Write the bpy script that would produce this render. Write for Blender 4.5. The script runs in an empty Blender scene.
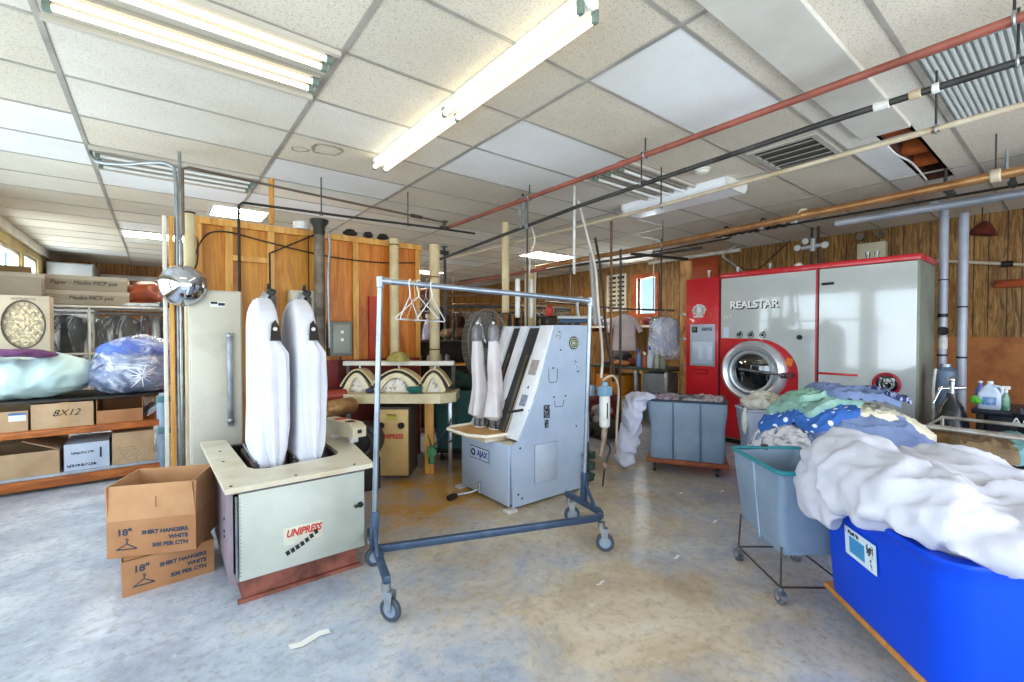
import bpy, bmesh, math, random
from mathutils import Vector, Matrix, noise
from math import sin, cos, pi, radians as R, atan2, sqrt
random.seed(7)
SC = bpy.context.scene
COL = SC.collection
V = Vector
# ------------------------------------------------------------------ materials
def lin(h):
    if not isinstance(h, str): return (*h, 1)
    h = h.lstrip('#'); o = []
    for i in (0, 2, 4):
        c = int(h[i:i+2], 16)/255
        o.append(c/12.92 if c <= .04045 else ((c+.055)/1.055)**2.4)
    return (*o, 1)
MATS = {}
class NT:
    def __init__(s, name):
        s.m = bpy.data.materials.new(name); s.m.use_nodes = True
        s.t = s.m.node_tree; s.b = s.t.nodes['Principled BSDF']; s.out = s.t.nodes['Material Output']
    def n(s, typ, **k):
        x = s.t.nodes.new(typ)
        for a, v in k.items():
            if a in x.inputs: x.inputs[a].default_value = v
            else: setattr(x, a, v)
        return x
    def l(s, a, b): s.t.links.new(a, b)
    def co(s, stretch=(1, 1, 1)):
        tc = s.n('ShaderNodeTexCoord'); mp = s.n('ShaderNodeMapping'); mp.inputs['Scale'].default_value = stretch
        s.l(tc.outputs['Object'], mp.inputs['Vector']); return mp.outputs['Vector']
    def noise(s, vec, sc, det=4, rough=.6, dist=0):
        x = s.n('ShaderNodeTexNoise'); x.inputs['Scale'].default_value = sc; x.inputs['Detail'].default_value = det
        x.inputs['Roughness'].default_value = rough; x.inputs['Distortion'].default_value = dist
        s.l(vec, x.inputs['Vector']); return x.outputs['Fac']
    def ramp(s, fac, stops, interp='LINEAR'):
        x = s.n('ShaderNodeValToRGB'); x.color_ramp.interpolation = interp; e = x.color_ramp.elements
        while len(e) < len(stops): e.new(.5)
        for i, (p, c) in enumerate(stops): e[i].position = p; e[i].color = lin(c)
        s.l(fac, x.inputs['Fac']); return x.outputs['Color']
    def mix(s, f, a, b, mode='MIX'):
        x = s.n('ShaderNodeMix', data_type='RGBA', blend_type=mode)
        for sock, v in ((x.inputs['Factor'], f), (x.inputs['A'] if 0 else x.inputs[6], a), (x.inputs[7], b)):
            if hasattr(v, 'links') or hasattr(v, 'is_linked'): s.l(v, sock)
            elif isinstance(v, (int, float)): sock.default_value = v
            else: sock.default_value = lin(v)
        return x.outputs[2]
    def math(s, op, a, b=0):
        x = s.n('ShaderNodeMath', operation=op)
        for i, v in enumerate((a, b)):
            if isinstance(v, (int, float)): x.inputs[i].default_value = v
            else: s.l(v, x.inputs[i])
        return x.outputs[0]
    def bump(s, h, strength=.3, dist=.01):
        x = s.n('ShaderNodeBump'); x.inputs['Strength'].default_value = strength; x.inputs['Distance'].default_value = dist
        s.l(h, x.inputs['Height']); s.l(x.outputs['Normal'], s.b.inputs['Normal'])
def mat(name, c, rough=.5, metal=0, c2=None, sc=6, lo=.4, hi=.65, st=(1, 1, 1), bump=0, bsc=40, spec=.5, det=5, coat=0, alpha=1, bd=.004, trans=0):
    if name in MATS: return MATS[name]
    k = NT(name); b = k.b
    b.inputs['Base Color'].default_value = lin(c); b.inputs['Roughness'].default_value = rough
    b.inputs['Metallic'].default_value = metal; b.inputs['Specular IOR Level'].default_value = spec
    b.inputs['Coat Weight'].default_value = coat; b.inputs['Alpha'].default_value = alpha
    b.inputs['Transmission Weight'].default_value = trans
    if c2 or bump: v = k.co(st)
    if c2:
        k.l(k.ramp(k.noise(v, sc, det), [(lo, c), (hi, c2)]), b.inputs['Base Color'])
    if bump: k.bump(k.noise(v, bsc, 3), bump, bd)
    MATS[name] = k.m; return k.m
def emit(name, c, s):
    if name in MATS: return MATS[name]
    k = NT(name); k.b.inputs['Base Color'].default_value = lin(c)
    k.b.inputs['Emission Color'].default_value = lin(c); k.b.inputs['Emission Strength'].default_value = s
    MATS[name] = k.m; return k.m
# ------------------------------------------------------------------ mesh builder
I4 = Matrix.Identity(4)
def frame(o, x, up):
    x = V(x).normalized(); up = V(up); n = x.cross(up).normalized(); up = n.cross(x).normalized()
    m = Matrix((x, up, n)).transposed().to_4x4(); m.translation = V(o); return m
def TR(loc, rz=0, rx=0, ry=0):
    return Matrix.Translation(V(loc)) @ Matrix.Rotation(rz, 4, 'Z') @ Matrix.Rotation(ry, 4, 'Y') @ Matrix.Rotation(rx, 4, 'X')
def axisM(p0, p1):
    p0, p1 = V(p0), V(p1); m = (p1-p0).to_track_quat('Z', 'Y').to_matrix().to_4x4(); m.translation = p0
    return m
class MB:
    def __init__(s): s.bm = bmesh.new()
    def box(s, x0, x1, y0, y1, z0, z1, bev=0, M=I4, seg=2):
        vs = [s.bm.verts.new(M @ V((x, y, z))) for z in (z0, z1) for x, y in ((x0, y0), (x1, y0), (x1, y1), (x0, y1))]
        f = [s.bm.faces.new([vs[i] for i in q]) for q in ((3, 2, 1, 0), (4, 5, 6, 7), (0, 1, 5, 4), (1, 2, 6, 5), (2, 3, 7, 6), (3, 0, 4, 7))]
        if bev:
            es = {e for q in f for e in q.edges}
            bmesh.ops.bevel(s.bm, geom=list(es), offset=bev, segments=seg, affect='EDGES', profile=.5)
        return s
    def loft(s, rings, c0=True, c1=True, closed=True):
        rv = [[s.bm.verts.new(V(p)) for p in r] for r in rings]; n = len(rv[0])
        for a, b in zip(rv, rv[1:]):
            for i in range(n if closed else n-1):
                j = (i+1) % n
                try: s.bm.faces.new((a[i], a[j], b[j], b[i]))
                except ValueError: pass
        if c0: s.bm.faces.new(rv[0][::-1])
        if c1: s.bm.faces.new(rv[-1])
        return s
    def lathe(s, prof, M=I4, seg=20, c0=True, c1=True):
        return s.loft([[M @ V((r*cos(2*pi*i/seg), r*sin(2*pi*i/seg), z)) for i in range(seg)] for r, z in prof], c0, c1)
    def cyl(s, p0, p1, r, r2=None, seg=14, bev=0):
        M = axisM(p0, p1); L = (V(p1)-V(p0)).length; r2 = r if r2 is None else r2
        pr = [(r, 0), (r2, L)] if not bev else [(r-bev, 0), (r, bev), (r2, L-bev), (r2-bev, L)]
        return s.lathe(pr, M, seg)
    def tube(s, pts, r, seg=8, closed=False):
        pts = [V(p) for p in pts]; n = len(pts); rings = []; up = None
        for i, p in enumerate(pts):
            a = pts[i-1] if (i or closed) else p; b = pts[(i+1) % n] if (i < n-1 or closed) else p
            t = (b-a).normalized()
            if up is None: up = t.orthogonal().normalized()
            up = (up - t*up.dot(t)); up = up.normalized() if up.length > 1e-6 else t.orthogonal().normalized()
            w = t.cross(up); rr = r[i] if isinstance(r, (list, tuple)) else r
            rings.append([p + (up*cos(2*pi*k/seg)+w*sin(2*pi*k/seg))*rr for k in range(seg)])
        if closed: return s.loft(rings+[rings[0]], False, False)
        return s.loft(rings)
    def prism(s, poly, z0, z1, M=I4):
        a = [M @ V((x, y, z0)) for x, y in poly]; b = [M @ V((x, y, z1)) for x, y in poly]
        return s.loft([a, b])
    def sph(s, c, r, sub=3, M=I4):
        r = r if isinstance(r, (tuple, list)) else (r, r, r)
        bmesh.ops.create_icosphere(s.bm, subdivisions=sub, radius=1, matrix=M @ Matrix.Translation(V(c)) @ Matrix.Diagonal((*r, 1)))
        return s
    def torus(s, c, Rr, r, M=I4, seg=28, ss=8, sx=1, sy=1):
        return s.tube([M @ (V(c)+V((Rr*sx*cos(2*pi*i/seg), Rr*sy*sin(2*pi*i/seg), 0))) for i in range(seg)], r, ss, True)
    def bev(s, off, ang=35, seg=2):
        es = [e for e in s.bm.edges if len(e.link_faces) == 2 and e.calc_face_angle(0) > R(ang)]
        bmesh.ops.bevel(s.bm, geom=es, offset=off, segments=seg, affect='EDGES', profile=.5, clamp_overlap=True)
        return s
    def mesh(s, name, smooth=True, ang=38, recalc=True):
        bm = s.bm
        if recalc: bmesh.ops.recalc_face_normals(bm, faces=bm.faces)
        if smooth:
            for f in bm.faces: f.smooth = True
            for e in bm.edges:
                if len(e.link_faces) == 2 and e.calc_face_angle(0) > R(ang): e.smooth = False
        me = bpy.data.meshes.new(name); bm.to_mesh(me); bm.free(); return me
def smoothpath(pts, n=6):
    pts = [V(p) for p in pts]; out = []
    P = [pts[0]]+pts+[pts[-1]]
    for i in range(1, len(P)-2):
        a, b, c, d = P[i-1:i+3]
        for k in range(n):
            t = k/n
            out.append(.5*((2*b)+(c-a)*t+(2*a-5*b+4*c-d)*t*t+(3*b-a-3*c+d)*t**3))
    out.append(pts[-1]); return out
def rrect(cx, cy, hx, hy, r, z, n=5, M=I4):
    o = []
    for sx, sy, a0 in ((1, 1, 0), (-1, 1, pi/2), (-1, -1, pi), (1, -1, 3*pi/2)):
        for k in range(n+1):
            a = a0+pi/2*k/n
            o.append(M @ V((cx+sx*(hx-r)+r*cos(a), cy+sy*(hy-r)+r*sin(a), z)))
    return o
# ------------------------------------------------------------------ objects
WM = {}
def fin(o, m):
    if m: o.data.materials.append(m)
    COL.objects.link(o); return o
def tag(o, label=None, cat=None, group=None, kind=None):
    for k, v in (('label', label), ('category', cat), ('group', group), ('kind', kind)):
        if v: o[k] = v
    return o
def thing(name, label, cat, loc=(0, 0, 0), rz=0, group=None):
    o = bpy.data.objects.new(name, None); o.empty_display_size = .1; COL.objects.link(o)
    o.location = loc; o.rotation_euler = (0, 0, rz); WM[o.name] = TR(loc, rz)
    return tag(o, label, cat, group)
def part(name, mb, m, parent, local=False, label=None, smooth=True, ang=38, kind=None):
    """mb in world coordinates unless local (then in the thing's own frame)"""
    me = mb.mesh(name, smooth, ang) if isinstance(mb, MB) else mb
    W = WM[parent.name]
    if not local: me.transform(W.inverted())
    o = bpy.data.objects.new(name, me); o.parent = parent; WM[o.name] = W
    fin(o, m); return tag(o, label, kind=kind)
def single(name, mb, m, label, cat, group=None, loc=None, rz=0, local=False, smooth=True, ang=38, kind=None):
    me = mb.mesh(name, smooth, ang) if isinstance(mb, MB) else mb
    if loc is None:
        vs = [v.co for v in me.vertices]
        loc = ((min(v.x for v in vs)+max(v.x for v in vs))/2, (min(v.y for v in vs)+max(v.y for v in vs))/2, min(v.z for v in vs))
    if not local: me.transform(TR(loc, rz).inverted())
    o = bpy.data.objects.new(name, me); o.location = loc; o.rotation_euler = (0, 0, rz); WM[o.name] = TR(loc, rz)
    fin(o, m); return tag(o, label, cat, group, kind)
def struct(name, mb, m, parent=None, smooth=False):
    me = mb.mesh(name, smooth); o = bpy.data.objects.new(name, me); WM[o.name] = I4
    if parent: o.parent = parent
    else: o['kind'] = 'structure'
    return fin(o, m)
def dup(root, loc, rz=None, label=None, group=None):
    def cp(o, par):
        c = o.copy(); COL.objects.link(c); c.parent = par
        for ch in list(o.children): cp(ch, c)
        return c
    kids = list(root.children); r = root.copy(); COL.objects.link(r)
    for k in kids: cp(k, r)
    r.location = loc
    if rz is not None: r.rotation_euler = (0, 0, rz)
    WM[r.name] = TR(loc, r.rotation_euler.z)
    if label: r['label'] = label
    if group: r['group'] = group
    return r
def text(body, size, m, M, parent, sx=1, name='lettering', local=False, ext=.0006, shear=0, align='CENTER', bold=0):
    c = bpy.data.curves.new('t', 'FONT'); c.body = body; c.size = size; c.align_x = align; c.align_y = 'CENTER'
    c.extrude = ext; c.shear = shear; c.offset = bold; c.resolution_u = 3
    o = bpy.data.objects.new('t', c); COL.objects.link(o)
    dg = bpy.context.evaluated_depsgraph_get(); me = bpy.data.meshes.new_from_object(o.evaluated_get(dg))
    bpy.data.objects.remove(o); bpy.data.curves.remove(c); me.materials.clear()
    me.transform(M @ Matrix.Diagonal((sx, 1, 1, 1)))
    return part(name, me, m, parent, local)
def nz(p, s, seed=0): return noise.noise(V((p[0]*s+seed*13.7, p[1]*s-seed*7.1, p[2]*s+seed*3.3)))
def fold(p, s, seed=0):
    return 1-abs(nz(p, s, seed))*2
def blob(ells, vox=.02, amp=.02, sc=4, famp=.015, fsc=7, seed=1, smooth=4, zmin=None, famp2=0, fsc2=20):
    """one continuous soft body out of overlapping ellipsoids (c, r, rz)"""
    mb = MB()
    for e in ells:
        c, r = e[0], e[1]; rz = e[2] if len(e) > 2 else 0
        mb.sph((0, 0, 0), r, 3, TR(c, rz))
    me = mb.mesh('blob', recalc=False); o = bpy.data.objects.new('tmp', me); COL.objects.link(o)
    md = o.modifiers.new('r', 'REMESH'); md.mode = 'VOXEL'; md.voxel_size = vox
    sm = o.modifiers.new('s', 'SMOOTH'); sm.iterations = smooth; sm.factor = .5
    dg = bpy.context.evaluated_depsgraph_get(); m2 = bpy.data.meshes.new_from_object(o.evaluated_get(dg))
    bpy.data.objects.remove(o); bpy.data.meshes.remove(me)
    bm = bmesh.new(); bm.from_mesh(m2); bpy.data.meshes.remove(m2)
    bm.normal_update()
    for v in bm.verts:
        p = v.co.copy()
        q = V((p.x+.15*nz(p, 2.2, seed+5), p.y+.15*nz(p, 2.2, seed+6), p.z))
        d = amp*nz(q, sc, seed)+famp*(max(0, fold(q, fsc, seed+2))**2-.35)+famp2*(fold(q, fsc2, seed+3)-.5)
        v.co = p+v.normal*d
        if zmin is not None and v.co.z < zmin: v.co.z = zmin
    for _ in range(2): bmesh.ops.smooth_vert(bm, verts=bm.verts, factor=.5, use_axis_x=True, use_axis_y=True, use_axis_z=True)
    out = MB(); out.bm.free(); out.bm = bm; return out
def drape(M, w, d, zf, th=.012, seed=1, nx=26, ny=22, wob=.05, wr=.012, wsc=6, sup=4):
    """a cloth laid over the height function zf(x, y) (frame of M)"""
    mb = MB(); top = []; bot = []
    for j in range(ny):
        for i in range(nx):
            u, v = 2*i/(nx-1)-1, 2*j/(ny-1)-1
            k = 1/max(1, (abs(u)**sup+abs(v)**sup)**(1/sup))
            x, y = u*k*w/2, v*k*d/2
            x += wob*nz((x, y, 0), 3.1, seed); y += wob*nz((x, y, 5), 3.1, seed+1)
            e = 1-max(abs(u), abs(v)) > 1e-6
            z = zf(x, y)+wr*nz((x, y, 0), wsc, seed)+wr*.9*max(0, fold((x, y*1.7, 1), wsc*1.1, seed+3))**3
            top.append(mb.bm.verts.new(M @ V((x, y, z+(0 if e else -th*.5))))); bot.append(mb.bm.verts.new(M @ V((x, y, z-th))))
    F = mb.bm.faces.new; ix = lambda i, j: j*nx+i
    for j in range(ny-1):
        for i in range(nx-1):
            a, b, c, e = ix(i, j), ix(i+1, j), ix(i+1, j+1), ix(i, j+1)
            F((top[a], top[b], top[c], top[e])); F((bot[e], bot[c], bot[b], bot[a]))
    bd = [ix(i, 0) for i in range(nx)]+[ix(nx-1, j) for j in range(1, ny)]+[ix(i, ny-1) for i in range(nx-2, -1, -1)]+[ix(0, j) for j in range(ny-2, 0, -1)]
    for a, b in zip(bd, bd[1:]+bd[:1]): F((bot[a], bot[b], top[b], top[a]))
    return mb
def cloth_loft(sections, seg=28, M=I4, seed=1, wr=.006, wf=5, p=2.4):
    """sections: (z, cx, cy, hx, hy[, wrinkle]) -> soft fabric tube with vertical folds"""
    rings = []
    for k, s in enumerate(sections):
        z, cx, cy, hx, hy = s[:5]; w = s[5] if len(s) > 5 else wr; r = []
        for i in range(seg):
            a = 2*pi*i/seg; ca, sa = cos(a), sin(a)
            x = hx*abs(ca)**(2/p)*(1 if ca >= 0 else -1); y = hy*abs(sa)**(2/p)*(1 if sa >= 0 else -1)
            n = w*(sin(a*wf+seed+.7*sin(z*5+seed))+.8*nz((ca*1.5, sa*1.5, z*4), 1.3, seed))
            L = sqrt(x*x+y*y)+1e-6
            r.append(M @ V((cx+x*(1+n/L), cy+y*(1+n/L), z)))
        rings.append(r)
    return MB().loft(rings)
def interp(secs, n):
    out = []
    for a, b in zip(secs, secs[1:]):
        for k in range(n):
            t = k/n; out.append(tuple(x+(y-x)*t for x, y in zip(a, b)))
    out.append(tuple(secs[-1])); return out
# ------------------------------------------------------------------ materials used often
def floor_mat():
    k = NT('concrete_floor'); v = k.co()
    big = k.noise(v, .55, 6, .6, .4); mid = k.noise(v, 2.3, 8, .7, .3); fine = k.noise(v, 19, 6, .75); spk = k.noise(v, 90, 2, .5)
    sx = k.n('ShaderNodeSeparateXYZ'); k.l(v, sx.inputs[0])
    def bl(cx, cy, rx, ry):
        a = k.math('DIVIDE', k.math('SUBTRACT', sx.outputs[0], cx), rx); b = k.math('DIVIDE', k.math('SUBTRACT', sx.outputs[1], cy), ry)
        return k.math('SUBTRACT', 1, k.math('SQRT', k.math('ADD', k.math('MULTIPLY', a, a), k.math('MULTIPLY', b, b))))
    worn = k.math('MAXIMUM', bl(2.6, 2.9, 2.0, 2.3), bl(2.0, 1.5, 1.05, 1.1))
    f = k.math('ADD', k.math('MULTIPLY', worn, .6), k.math('ADD', k.math('MULTIPLY', big, .9), k.math('MULTIPLY', k.math('SUBTRACT', mid, .5), 1.1)))
    wornf = k.ramp(f, [(.42, '#000000'), (.78, '#ffffff')])
    grey = k.ramp(mid, [(.3, '#8f99aa'), (.48, '#a9b2c0'), (.6, '#bcc4cf'), (.74, '#d3d8df')])  # the blue cast of the daylight is mixed into this grey
    tan = k.ramp(k.noise(v, 1.7, 7, .7, .5), [(.3, '#9c8a70'), (.45, '#b9a78c'), (.58, '#c9baa2'), (.75, '#d9d2c6')])
    och = k.ramp(k.math('ADD', bl(1.85, 3.7, 1.05, 1.0), k.math('MULTIPLY', k.math('SUBTRACT', mid, .5), 1.4)), [(.0, '#000000'), (.6, '#ffffff')])
    tan2 = k.mix(och, tan, '#bf8c3e')
    c = k.mix(wornf, grey, tan2)
    c = k.mix(k.ramp(fine, [(.3, '#9a9a9a'), (.5, '#ffffff')]), '#8b857a', c)
    # white paint scuffs, dark pits and hairline cracks
    scuff = k.ramp(k.math('MULTIPLY', k.noise(v, 3.2, 9, .8, .6), fine), [(.34, '#000000'), (.42, '#ffffff')])
    c = k.mix(k.math('MULTIPLY', scuff, .55), c, '#dcdcdc')
    dk = k.ramp(k.noise(v, 1.15, 6, .65, .8), [(.25, '#ffffff'), (.35, '#000000')]); c = k.mix(k.math('MULTIPLY', dk, .45), c, '#6d675c')
    vo = k.n('ShaderNodeTexVoronoi', feature='DISTANCE_TO_EDGE'); vo.inputs['Scale'].default_value = .55
    nv = k.n('ShaderNodeTexNoise'); nv.inputs['Scale'].default_value = 2.5; nv.inputs['Detail'].default_value = 6; k.l(v, nv.inputs['Vector'])
    ad = k.n('ShaderNodeVectorMath', operation='ADD'); sc = k.n('ShaderNodeVectorMath', operation='SCALE'); sc.inputs['Scale'].default_value = .6
    k.l(nv.outputs['Color'], sc.inputs[0]); k.l(v, ad.inputs[0]); k.l(sc.outputs[0], ad.inputs[1]); k.l(ad.outputs[0], vo.inputs['Vector'])
    cr = k.ramp(vo.outputs['Distance'], [(.0, '#ffffff'), (.006, '#000000')]); c = k.mix(k.math('MULTIPLY', cr, .12), c, '#5b554c')
    pit = k.ramp(spk, [(.24, '#ffffff'), (.3, '#000000')]); c = k.mix(k.math('MULTIPLY', pit, .35), c, '#554f46')
    k.l(c, k.b.inputs['Base Color'])
    k.l(k.ramp(mid, [(.3, '#606060'), (.7, '#8e8e8e')]), k.b.inputs['Roughness'])
    k.bump(k.math('ADD', fine, k.math('MULTIPLY', mid, .6)), .35, .008); return k.m
def tile_mat(name, c, dark, amount, stain=False):
    k = NT(name); v = k.co(); a = k.noise(v, 95, 3, .6, .2); b = k.noise(v, .8, 4)
    f = k.ramp(a, [(.36, '#ffffff'), (.47, '#000000')])
    col = k.mix(k.math('MULTIPLY', f, amount), c, dark)
    col = k.mix(k.ramp(b, [(.35, '#e6e2da'), (.65, '#ffffff')]), '#00000', col) if 0 else k.mix(.6, col, k.ramp(b, [(.3, '#d9d3c6'), (.7, '#ffffff')]), 'MULTIPLY')
    if stain:
        sx = k.n('ShaderNodeSeparateXYZ'); k.l(v, sx.inputs[0]); n = k.math('MULTIPLY', k.math('SUBTRACT', k.noise(v, 9, 4), .5), .12)
        for cx, cy, r in ((1.10, 3.86, .13), (.93, 3.98, .07)):
            x = k.math('SUBTRACT', sx.outputs[0], cx); y = k.math('SUBTRACT', sx.outputs[1], cy)
            d = k.math('ADD', k.math('SQRT', k.math('ADD', k.math('MULTIPLY', x, x), k.math('MULTIPLY', y, y))), n)
            ring = k.ramp(k.math('DIVIDE', d, r), [(.0, '#303030'), (.7, '#505050'), (.86, '#ffffff'), (1.0, '#000000')])
            col = k.mix(k.math('MULTIPLY', ring, .9), col, '#7a6238')
    k.l(col, k.b.inputs['Base Color']); k.b.inputs['Roughness'].default_value = .9
    k.bump(a, .25, .004); return k.m
def panel_mat(name, ax, c1, c2, c3, gain=1):
    k = NT(name); v = k.co(); sx = k.n('ShaderNodeSeparateXYZ'); k.l(v, sx.inputs[0]); u = sx.outputs[ax]
    g = None
    for off in (0, .13, .29):
        q = k.math('FRACT', k.math('DIVIDE', k.math('ADD', u, 20+off), .41)); q = k.math('LESS_THAN', q, .024)
        g = q if g is None else k.math('MAXIMUM', g, q)
    idn = k.n('ShaderNodeTexWhiteNoise', noise_dimensions='1D'); k.l(k.math('FLOOR', k.math('DIVIDE', u, .137)), idn.inputs['W'])
    st = k.co((14, 14, 1.6) if ax < 2 else (1, 1, 1)); gr = k.noise(st, 1.3, 7, .7, 2.2)
    col = k.ramp(gr, [(.3, c1), (.48, c2), (.66, c3)])
    col = k.mix(.45, col, k.ramp(idn.outputs['Value'], [(0, '#9c8d78'), (1, '#ffffff')]), 'MULTIPLY')
    col = k.mix(k.math('MULTIPLY', g, .85), col, '#1b120a')
    k.l(col, k.b.inputs['Base Color']); k.b.inputs['Roughness'].default_value = .55
    k.bump(k.math('SUBTRACT', 1, g), .5, .006); return k.m
def ply_mat(name, a, b, c):
    k = NT(name); v = k.co((5, 5, .55)); n = k.noise(v, 1.1, 6, .6, 2.2); f = k.noise(k.co((60, 60, 3)), 1, 3)
    col = k.ramp(n, [(.3, a), (.5, b), (.7, c)]); col = k.mix(.3, col, k.ramp(f, [(.35, '#8a6a44'), (.6, '#ffffff')]), 'MULTIPLY')
    k.l(col, k.b.inputs['Base Color']); k.b.inputs['Roughness'].default_value = .5; return k.m
def film_mat(name, c, c2, tr=.45, streak=(3, 3, 3)):
    """thin clear plastic film: partly see-through, creased and shiny"""
    k = NT(name); v = k.co(streak); n = k.noise(v, 2.2, 6, .7, 2.0)
    col = k.ramp(n, [(.42, c), (.6, c2)]); k.l(col, k.b.inputs['Base Color']); k.b.inputs['Roughness'].default_value = .12
    k.l(k.ramp(n, [(.4, (1-tr,)*3), (.62, (min(1, 1.25-tr*.6),)*3)]), k.b.inputs['Alpha'])
    k.bump(k.noise(v, 5, 5, .7, 1.5), .6, .02); return k.m
def print_mat(name, base, ink, sc=40, thr=.5, st=(1, 1, 1)):
    k = NT(name); n = k.noise(k.co(st), sc, 2, .5); k.l(k.ramp(n, [(thr-.02, base), (thr+.02, ink)]), k.b.inputs['Base Color']); k.b.inputs['Roughness'].default_value = .8; return k.m
mFLOOR = floor_mat()
mOLD = tile_mat('ceiling_tile_old', '#e5dccc', '#a09280', .5, True); mOLD2 = tile_mat('ceiling_tile_grey', '#ddd5c6', '#968a78', .45)
mWHT = tile_mat('ceiling_tile_white', '#f3f5f7', '#d0d0d0', .25); mMID = tile_mat('ceiling_tile_pale', '#e9e4da', '#a8a092', .4)
mGRID = mat('grid_metal', '#b0aba1', .5, .15, c2='#97928a', sc=3)
mPANR = panel_mat('wood_panel_right', 1, '#4a2e12', '#94682f', '#c89a58'); mPANF = panel_mat('wood_panel_far', 0, '#7c4e20', '#a87440', '#c8985c')
mPLY = ply_mat('plywood_amber', '#a26312', '#c9861e', '#da9e36'); mPLY2 = ply_mat('plywood_orange', '#a8540f', '#cb7418', '#dd8f2e'); mSTUD = ply_mat('stud_wood', '#b0762a', '#d79c44', '#e6b668')
mOSB = mat('particle_board', '#9a5530', .7, c2='#b9763f', sc=3.5, lo=.35, hi=.6, bump=.2)
mOCH = mat('ochre_wall', '#a28f62', .8, c2='#b9a778', sc=2); mPLAS = mat('plaster', '#cfccc4', .85, c2='#c2beb4', sc=2)
mTRIMW = mat('white_trim', '#dcd8cc', .55, c2='#c9c4b6', sc=4); mTRIMO = mat('orange_trim', '#b5541c', .5, c2='#8e3f14', sc=5)
mWHITE = mat('white_paint', '#e2e2de', .4, c2='#d2d1ca', sc=5); mBLK = mat('black', '#141414', .5); mDK = mat('dark_metal', '#2b2926', .5, .6, c2='#3a352f', sc=9)
mCHR = mat('chrome', '#d9dce0', .13, 1); mSTL = mat('steel', '#a7abae', .32, .9, c2='#83878a', sc=6); mGALV = mat('galvanised', '#a9b0b6', .4, .75, c2='#8a9197', sc=7)
mIRON = mat('dark_iron_pipe', '#4b4a48', .5, .5, c2='#35322f', sc=6); mREDP = mat('red_pipe', '#9c5748', .5, .1, c2='#7d4336', sc=3)
mTANP = mat('tan_pipe', '#cdc0aa', .45, .1, c2='#b09c7e', sc=4); mCOP = mat('copper', '#b98a5c', .38, .6, c2='#9a6a40', sc=4)
mCREAM = mat('cream_pipe_wrap', '#d9c9a2', .7, c2='#bfa878', sc=3, bump=.15); mBROWNP = mat('brown_pipe', '#6d4c36', .55, .2, c2='#543828', sc=5)
mWPIPE = mat('white_pipe', '#d8d6d0', .45, c2='#b9b6ad', sc=5); mGDUCT = mat('grey_duct', '#b9bec8', .4, .3, c2='#9ca2ae', sc=2)
mKRAFT = mat('kraft_card', '#b08058', .85, c2='#9c6c46', sc=2.5, bump=.08, bsc=90); mKRAFT2 = mat('pale_card', '#bfa382', .85, c2='#ab8e6c', sc=3, bump=.08); mKIN = mat('card_inside', '#a8683a', .88, c2='#97592e', sc=3)
mTAUPE = mat('taupe_card', '#9a917f', .8, c2='#8b8270', sc=2); mINK = mat('blue_ink', '#273a4c', .8); mINKB = mat('black_ink', '#1a1a1a', .7); mREDI = mat('red_ink', '#b83228', .6)
mGLASSW = NT('window_glass'); 
def _glass(k):
    tr = k.n('ShaderNodeBsdfTransparent'); tr.inputs['Color'].default_value = (.93, .97, .98, 1); gl = k.n('ShaderNodeBsdfGlossy'); gl.inputs['Roughness'].default_value = .05
    mx = k.n('ShaderNodeMixShader'); mx.inputs['Fac'].default_value = .08; k.l(tr.outputs[0], mx.inputs[1]); k.l(gl.outputs[0], mx.inputs[2]); k.l(mx.outputs[0], k.out.inputs['Surface']); return k.m
mGLASSW = _glass(mGLASSW)
mTUBE = emit('lit_tube', '#fff1d2', 2.6); mLENS = emit('lit_lens', '#fff4da', 38); mLENSOFF = mat('unlit_lens', '#f3f5f9', .3, c2='#eceff5', sc=3)
mTUBEOFF = mat('unlit_tube', '#e9e9e4', .3)
# ------------------------------------------------------------------ setting
CZ = 2.945; XL, XR, YB, YF = -1.6, 8.15, -2.6, 13.0
def bxm(*a, **k): return MB().box(*a, **k)
struct('floor', bxm(XL-.15, XR+.15, YB-.15, YF+.15, -.12, 0), mFLOOR)
# ceiling: one sheet of lay-in tiles (a narrow strip of it is open), with its metal grid
GX = [-1.65+1.22*i for i in range(10)]; GX[-1] = XR+.15; GY = [.63+.61*i for i in range(-6, 22)]
HX0, HX1, HY0, HY1 = 4.25, 5.95, .83, 1.0
WT = {(3, 7): 0, (3, 9): 0, (3, 10): 0, (2, 12): 0, (5, 7): 1, (2, 11): 1, (1, 10): 3, (1, 11): 3, (0, 12): 0, (0, 13): 0, (1, 14): 0, (2, 14): 0, (3, 8): 1, (4, 8): 1, (2, 8): 2, (2, 9): 1, (2, 10): 3, (0, 11): 2, (0, 10): 2}
cm = MB(); rnd = random.Random(4)
def quad(x0, x1, y0, y1, mi, z=CZ):
    f = cm.bm.faces.new([cm.bm.verts.new((x, y, z)) for x, y in ((x0, y0), (x0, y1), (x1, y1), (x1, y0))]); f.material_index = mi
for i in range(len(GX)-1):
    for j in range(len(GY)-1):
        x0, x1, y0, y1 = GX[i], GX[i+1], GY[j], GY[j+1]
        mi = WT.get((i, j), rnd.choice((1, 1, 2, 3, 3, 0) if j > 9 else (1, 1, 2, 3)))
        if y0 < HY0 and y1 > HY1 and x1 > HX0 and x0 < HX1:
            quad(x0, x1, y0, HY0, mi); quad(x0, x1, HY1, y1, 0 if i == 5 else mi)
            if x0 < HX0: quad(x0, HX0, HY0, HY1, mi)
            if x1 > HX1: quad(HX1, x1, HY0, HY1, mi)
        else: quad(x0, x1, y0, y1, mi)
ce = struct('ceiling', cm, mWHT)
for m in (mOLD, mOLD2, mMID): ce.data.materials.append(m)
g = MB()
for x in GX[1:-1]: g.box(x-.014, x+.014, YB, YF, CZ-.007, CZ+.004)
for y in GY:
    if YB < y < YF: g.box(XL, XR, y-.011, y+.011, CZ-.005, CZ+.004)
struct('ceiling_grid', g, mGRID)['kind'] = 'structure'
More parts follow.
